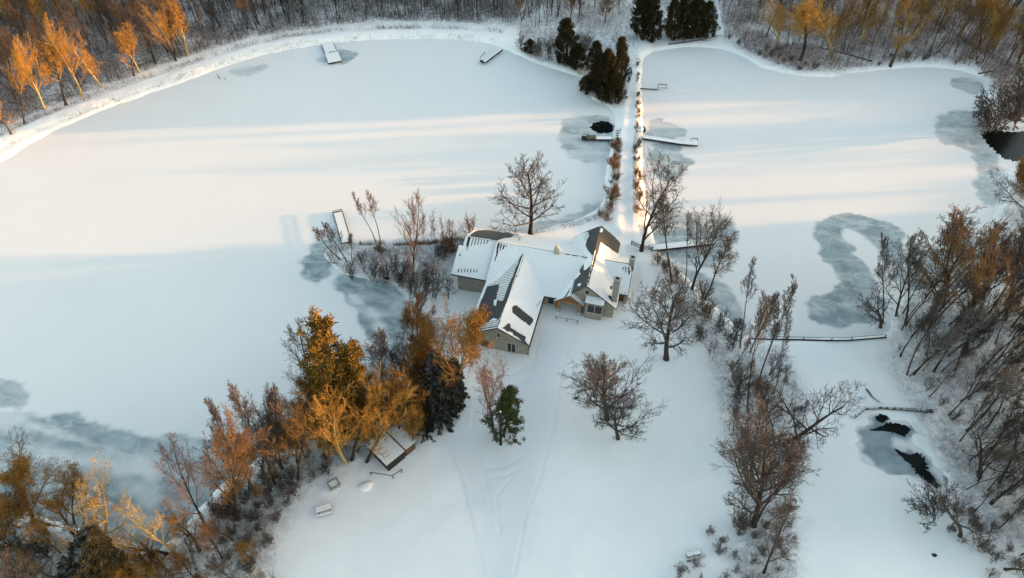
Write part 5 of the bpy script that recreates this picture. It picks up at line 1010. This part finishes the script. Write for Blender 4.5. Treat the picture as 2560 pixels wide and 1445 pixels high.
fill([(1800, 92), (1870, 128), (1960, 172), (2060, 182), (2170, 168), (2330, 156), (2450, 175), (2450, 150), (2330, 130), (2170, 145), (2060, 160), (1960, 150), (1870, 105), (1800, 72)], 26, ['thicket', 'shrub', 'thicket'], (1.2, 2.6), 'low grey shrub on the shore edge of the top right wood', 'shore shrubs of the top right wood', 'shrub', mind=1.8, twigs=('twig', 'twig_snow', 'twig_pink'), seed=31, where=lambda a, b: 'left part' if a < 2050 else 'middle part' if a < 2250 else 'right part')
fill([(2440, 1340), (2400, 1300), (2460, 1290), (2600, 1280), (2600, 1500), (2480, 1500)], 8, ['shrub', 'thicket'], (1.5, 3), 'snowy low shrub in the lower right corner', 'low shrubs of the lower right corner', 'shrub', twigs=('twig_snow',), seed=8)
fill([(2240, 880), (2330, 1040), (2400, 1170), (2450, 1280), (2620, 1300), (2620, 800), (2260, 780)], 26, ['shrub', 'thicket', 'sapling'], (1.5, 3.5), 'snow-dusted shrub in the right wood', 'undergrowth shrubs of the right wood', 'shrub', mind=2.2, twigs=('twig_snow', 'twig'), seed=9, where=lambda a, b: 'above the stream pool' if b < 1020 else 'right of the stream pool' if b < 1200 else 'lowest part')
fill([(1780, 800), (1850, 850), (1960, 880), (2010, 1060), (1990, 1230), (1980, 1330), (1850, 1340), (1840, 1150), (1810, 960)], 30, ['shrub', 'sapling', 'forest', 'pole', 'vase'], (4, 8), 'young bare tree in the belt right of the yard', 'young trees of the yard belt', 'tree', mind=1.8, twigs=('twig', 'twig_snow', 'twig'), seed=10, where=lambda a, b: 'near the barrier' if b < 960 else 'in its middle' if b < 1180 else 'at its lower end', name='young_bare_tree')
fill([(1770, 1330), (1850, 1310), (1990, 1330), (1960, 1480), (1640, 1480), (1700, 1420), (1790, 1400)], 26, ['shrub', 'thicket'], (1.2, 2.6), 'snow-flecked low shrub at the bottom of the belt right of the yard', 'low shrubs at the bottom of the yard belt', 'shrub', mind=1.6, twigs=('twig_snow',), seed=11)
fill([(520, 1300), (600, 1220), (760, 1130), (900, 1130), (860, 1170), (740, 1230), (700, 1330), (660, 1400), (560, 1420)], 34, ['shrub', 'thicket', 'shrub'], (1.5, 3.6), 'grey leafless shrub on the lawn edge', 'lawn edge shrubs of the left belt', 'shrub', mind=1.7, twigs=('twig', 'twig_snow', 'twig'), seed=12, where=lambda a, b: 'near the fire pit' if b < 1215 else 'left of the picnic table' if b < 1300 else 'below the picnic table')
fill([(600, 1190), (760, 1090), (960, 1000), (1030, 880), (1050, 800), (1100, 900), (1040, 1080), (900, 1110), (760, 1160), (600, 1250)], 44, ['vase', 'vase', 'rusty'], (5, 9), 'brownish understorey tree inside the left tree belt', 'understorey trees of the left belt', 'tree', mind=2.1, twigs=('twig_rust', 'twig_gold', 'twig'), seed=13, name='young_bare_tree', where=lambda a, b: 'behind the shed' if a > 960 else 'among the orange trees' if a > 780 else 'by the pond shore')
fill([(0, 1300), (200, 1340), (350, 1390), (500, 1380), (640, 1400), (680, 1480), (-60, 1560)], 26, ['shrub', 'vase', 'thicket'], (2, 5), 'small bare shrub on the snow of the bottom left corner', 'shrubs of the bottom left corner', 'shrub', mind=2.0, twigs=('twig_rust', 'twig_snow', 'twig'), seed=14, name='shrub', where=lambda a, b: 'far left part' if a < 230 else 'middle part' if a < 460 else 'right part')
fill([(2420, 1180), (2600, 1150), (2640, 1420), (2520, 1440), (2440, 1350), (2400, 1270)], 16, ['vase', 'pole', 'forest', 'oak'], (6, 11), 'bare tree at the lower right edge below the stream pool', 'trees of the lower right edge', mind=2.6, twigs=('twig', 'twig_snow'), seed=71, where=lambda a, b: 'upper ones' if b < 1270 else 'lower ones')
fill([(2330, 1250), (2420, 1260), (2460, 1360), (2600, 1400), (2600, 1445), (2380, 1360)], 12, ['thicket', 'shrub'], (1.2, 2.6), 'snowy shrub scattered below the bushy tree at lower right', 'scattered lower right shrubs', 'shrub', mind=1.8, twigs=('twig_snow', 'twig'), seed=72)
for i, (sx_, n_) in enumerate(((1536, 16), (1594, 16))):
    fill([(sx_ - 9, 345 if i == 0 else 200), (sx_ + 9, 345 if i == 0 else 200), (sx_ + 10, 520), (sx_ - 12, 520)], n_, ['thicket', 'shrub'], (.7, 1.8), ['rough brown scrub on the west bank of the causeway', 'rough brown scrub on the east bank of the causeway'][i], ['scrub on the west causeway bank', 'scrub on the east causeway bank'][i], 'shrub', mind=1.0, twigs=('twig_rust', 'twig', 'twig_snow'), seed=80 + i)
fill([(-40, 1300), (110, 1300), (300, 1350), (500, 1370), (560, 1330), (640, 1400), (600, 1470), (-60, 1540)], 30, ['vase', 'oak', 'vase', 'rusty'], (5, 9), {'twig_gold': 'golden-lit bare tree in the tangle of the bottom left corner', 'twig_rust': 'rust-brown tree in the tangle of the bottom left corner', 'twig': 'dark bare tree in the tangle of the bottom left corner'}, {'twig_gold': 'golden trees of the bottom left tangle', 'twig_rust': 'rusty trees of the bottom left tangle', 'twig': 'dark trees of the bottom left tangle'}, mind=2.2, lean=(-.1, 0), twigs=('twig_gold', 'twig_rust', 'twig'), seed=44, where=lambda a, b: 'far left' if a < 150 else 'by the dark evergreen' if a < 330 else 'right end')
fill([(0, 1165), (60, 1160), (180, 1165), (300, 1215), (290, 1260), (0, 1260)], 0, ['shrub'], (2, 4), 'x', 'x')
# --- stuff nobody could count
def light_tree(seed):
    rng = random.Random(seed); t = TB(); S = dict(STY['forest'], n=(15, 8, 5, 0), s=(.38, .15, .1, .2)); 
    grow(t, t, rng, S, Vector((0, 0, -.3)), Vector((rng.gauss(0, .04), rng.gauss(0, .04), 1)), 14, .13, 0); return np.array(t.v), np.array(t.f)
LT = [light_tree(500 + i) for i in range(6)]
def woodland(zone_px, n, hr, m, label, seed, box=None):
    rng = random.Random(seed); G = np.array(box or [P(*p) for p in zone_px], float); vs, fs, k = [], [], 0; cnt = 0; tries = 0
    while cnt < n and tries < 20000:
        tries += 1; x = rng.uniform(G[:, 0].min(), G[:, 0].max()); y = rng.uniform(G[:, 1].min(), G[:, 1].max())
        if sdist(G, np.array([x]), np.array([y]))[0] > 0: continue
        z = gz(x, y)
        if z < ICE + .12: continue
        v, f = LT[rng.randrange(6)]; sc = rng.uniform(*hr) / 14; a = rng.uniform(0, 6.28); ca, sa = math.cos(a) * sc, math.sin(a) * sc; lx, ly = rng.gauss(0, .05), rng.gauss(0, .05); w = rng.uniform(.75, 1.1)
        q = np.stack([(v[:, 0] * ca - v[:, 1] * sa) * w + x + v[:, 2] * lx, (v[:, 0] * sa + v[:, 1] * ca) * w + y + v[:, 2] * ly, v[:, 2] * sc + z], -1); vs.append(q); fs.append(f + k); k += len(v); cnt += 1
    V = np.concatenate(vs); Fc = np.concatenate(fs); me = bpy.data.meshes.new('woodland'); me.vertices.add(len(V)); me.vertices.foreach_set('co', V.ravel().astype(np.float32)); me.loops.add(len(Fc) * 4); me.loops.foreach_set('vertex_index', Fc.ravel().astype(np.int32)); me.polygons.add(len(Fc)); me.polygons.foreach_set('loop_start', np.arange(0, len(Fc) * 4, 4, dtype=np.int32)); me.update(calc_edges=True)
    me.materials.append(M[m]); o = bpy.data.objects.new('woodland', me); col.objects.link(o); tag(o, label, 'woodland', kind='stuff')
woodland([(-60, 340), (110, 255), (330, 175), (520, 118), (520, -60), (-60, -60)], 120, (9, 17), 'bark', 'mass of thin bare stems filling the top left wood', 21)
woodland([(-60, 340), (110, 255), (330, 175), (520, 118), (520, -60), (-60, -60)], 46, (12, 19), 'twig_gold', 'mass of thin golden stems filling the top left wood', 27)  # sunlit stems, their light painted as gold colour
woodland([(520, 118), (640, 82), (850, 52), (1000, 46), (1290, 48), (1330, 80), (1560, 30), (1580, -70), (520, -70)], 320, (8, 15), 'bark', 'mass of thin bare stems filling the top centre wood', 22)
woodland([(1800, -70), (1815, 85), (1900, 135), (2000, 160), (2180, 145), (2330, 140), (2470, 190), (2600, 250), (2640, -70)], 210, (9, 17), 'twig_rust', 'mass of thin reddish stems filling the top right wood', 23)
woodland([(2250, 770), (2400, 760), (2540, 740), (2700, 640), (2720, 1300), (2460, 1300), (2410, 1180), (2330, 1050), (2250, 920)], 60, (7, 15), 'twig', 'mass of thin frosty stems filling the right wood', 24)
woodland([], 34, (10, 15), 'twig', 'loose line of bare trees at the foot of the eastern ridge', 28, box=((168, 70), (188, 70), (188, 200), (168, 200)))  # trees out of view, added to break the low sun into streaks
woodland([(560, 1260), (640, 1190), (760, 1110), (900, 1100), (1010, 1010), (1040, 1080), (930, 1130), (850, 1150), (720, 1220), (660, 1290)], 26, (4, 8), 'twig_rust', 'mass of thin brown stems inside the lower left belt', 25)
def sticks(name, zone, n, hr, r, m, label, tilt=.25, seed=0, zmin=ICE + .1, seg=1):
    rng = np.random.RandomState(seed); Z0 = np.array(zone); k = n * 6; X = rng.uniform(Z0[:, 0].min(), Z0[:, 0].max(), k); Y = rng.uniform(Z0[:, 1].min(), Z0[:, 1].max(), k)
    ok = (sdist(Z0, X, Y) < 0) & (fbm(X / 4, Y / 4, seed + 3, 3) + rng.rand(k) * .35 > .08); X, Y = X[ok][:n], Y[ok][:n]; n = len(X)
    ix = np.clip(np.searchsorted(GX, X), 0, len(GX) - 1); iy = np.clip(np.searchsorted(GY, Y), 0, len(GY) - 1); Zg = ZZ[iy, ix]; g = Zg > zmin; X, Y, Zg = X[g], Y[g], Zg[g]; n = len(X)
    h = rng.uniform(hr[0], hr[1], n); tx, ty = rng.normal(0, tilt, n) * h, rng.normal(0, tilt, n) * h; V = np.zeros((n, 4, 3)); a0 = rng.uniform(0, 6.28, n)
    for j in range(3): a = a0 + 2.094 * j; V[:, j] = np.stack([X + np.cos(a) * r, Y + np.sin(a) * r, Zg - .1], -1)
    V[:, 3] = np.stack([X + tx, Y + ty, Zg + h], -1); base = (np.arange(n) * 4)[:, None]; Fc = np.concatenate([base + np.array([[0, 1, 3]]), base + np.array([[1, 2, 3]]), base + np.array([[2, 0, 3]])], 0).reshape(-1, 3)
    me = bpy.data.meshes.new(name); me.vertices.add(n * 4); me.vertices.foreach_set('co', V.ravel().astype(np.float32)); me.loops.add(len(Fc) * 3); me.loops.foreach_set('vertex_index', Fc.ravel().astype(np.int32)); me.polygons.add(len(Fc)); me.polygons.foreach_set('loop_start', np.arange(0, len(Fc) * 3, 3, dtype=np.int32)); me.update(calc_edges=True)
    me.materials.append(M[m]); o = bpy.data.objects.new(name, me); col.objects.link(o); tag(o, label, 'undergrowth' if 'under' in name else 'grass', kind='stuff')
sticks('undergrowth', F_TL, 40000, (.8, 6.0), .03, 'twig', 'fine brown undergrowth on the snowy floor of the top left wood', seed=1, tilt=.10)
sticks('undergrowth', F_TR, 24000, (.6, 5.5), .028, 'twig_pink', 'fine reddish undergrowth on the floor of the top right wood', seed=2, tilt=.12)
sticks('undergrowth', F_R, 11000, (.3, 2.6), .020, 'twig_snow', 'fine dark undergrowth on the floor of the right wood', seed=3, tilt=.5)
sticks('undergrowth', F_C, 3500, (.3, 1.6), .02, 'twig', 'fine dark undergrowth in the belt right of the yard', seed=4, tilt=.4)
sticks('undergrowth', F_BL, 9000, (.3, 1.6), .02, 'twig', 'fine grey-brown undergrowth in the lower left belt', seed=5, tilt=.4)
sticks('undergrowth', F_COVE, 5000, (.4, 1.8), .02, 'twig_pink', 'fine pale undergrowth in the cove thicket', seed=6)
sticks('undergrowth', F_TM, 9000, (.4, 3), .026, 'twig_snow', 'fine frosty undergrowth around the top cedars', seed=7)
def band(line, w, off=0):
    L = [Vector((a, b, 0)) for a, b in line]; up, lo = [], []
    for i, p in enumerate(L):
        d = (L[min(i + 1, len(L) - 1)] - L[max(i - 1, 0)]).normalized(); nn = Vector((d.y, -d.x, 0)); up.append((p + nn * (off + w / 2))[:2]); lo.append((p + nn * (off - w / 2))[:2])
    return up + lo[::-1]
sticks('dry_grass', gl([(760, 1210), (900, 1180), (1000, 1180), (1120, 1100), (1180, 1180), (1260, 1445), (720, 1445), (720, 1300)]), 260, (.05, .2), .03, 'straw', 'few grass tips poking through the lawn snow at lower left', seed=61, tilt=.5)
sticks('dry_grass', gl([(1600, 960), (1800, 920), (1840, 1300), (1700, 1445), (1400, 1445), (1450, 1150)]), 200, (.05, .2), .03, 'straw', 'few grass tips poking through the lawn snow at lower centre', seed=62, tilt=.5)
sticks('dry_grass', band(DAM, 1.8, 2.4), 9000, (.1, .6), .05, 'straw', 'dry grass tufts along the pond side of the curved dam', seed=8, tilt=.5)
sticks('dry_grass', band(DAM, 2.2, -3.2), 14000, (.3, 1.5), .045, 'straw', 'dry weeds along the wood side of the curved dam', seed=9, tilt=.4)
sticks('dry_grass', band(gl([(1597, 150), (1600, 230), (1600, 300), (1590, 380), (1590, 450), (1592, 520), (1600, 560), (1640, 640), (1690, 700), (1740, 750)]), 1.6), 3600, (.2, .7), .03, 'twig_rust', 'brown weeds along the east bank of the causeway', seed=10, tilt=.5)
sticks('dry_grass', band(gl([(1545, 350), (1540, 420), (1538, 480), (1525, 530), (1450, 556), (1380, 572), (1300, 582)]), 1.6), 3000, (.2, .8), .03, 'twig_rust', 'reddish weeds along the west bank of the causeway and behind the lodge', seed=11, tilt=.5)
sticks('dry_grass', band(gl([(900, 603), (960, 605), (1050, 604), (1120, 598), (1180, 594)]), 1.8), 3500, (.4, 1.2), .03, 'twig_rust', 'reddish weeds on the bank between the cove and the big pond', seed=12, tilt=.3)
print('objects', len(bpy.data.objects))
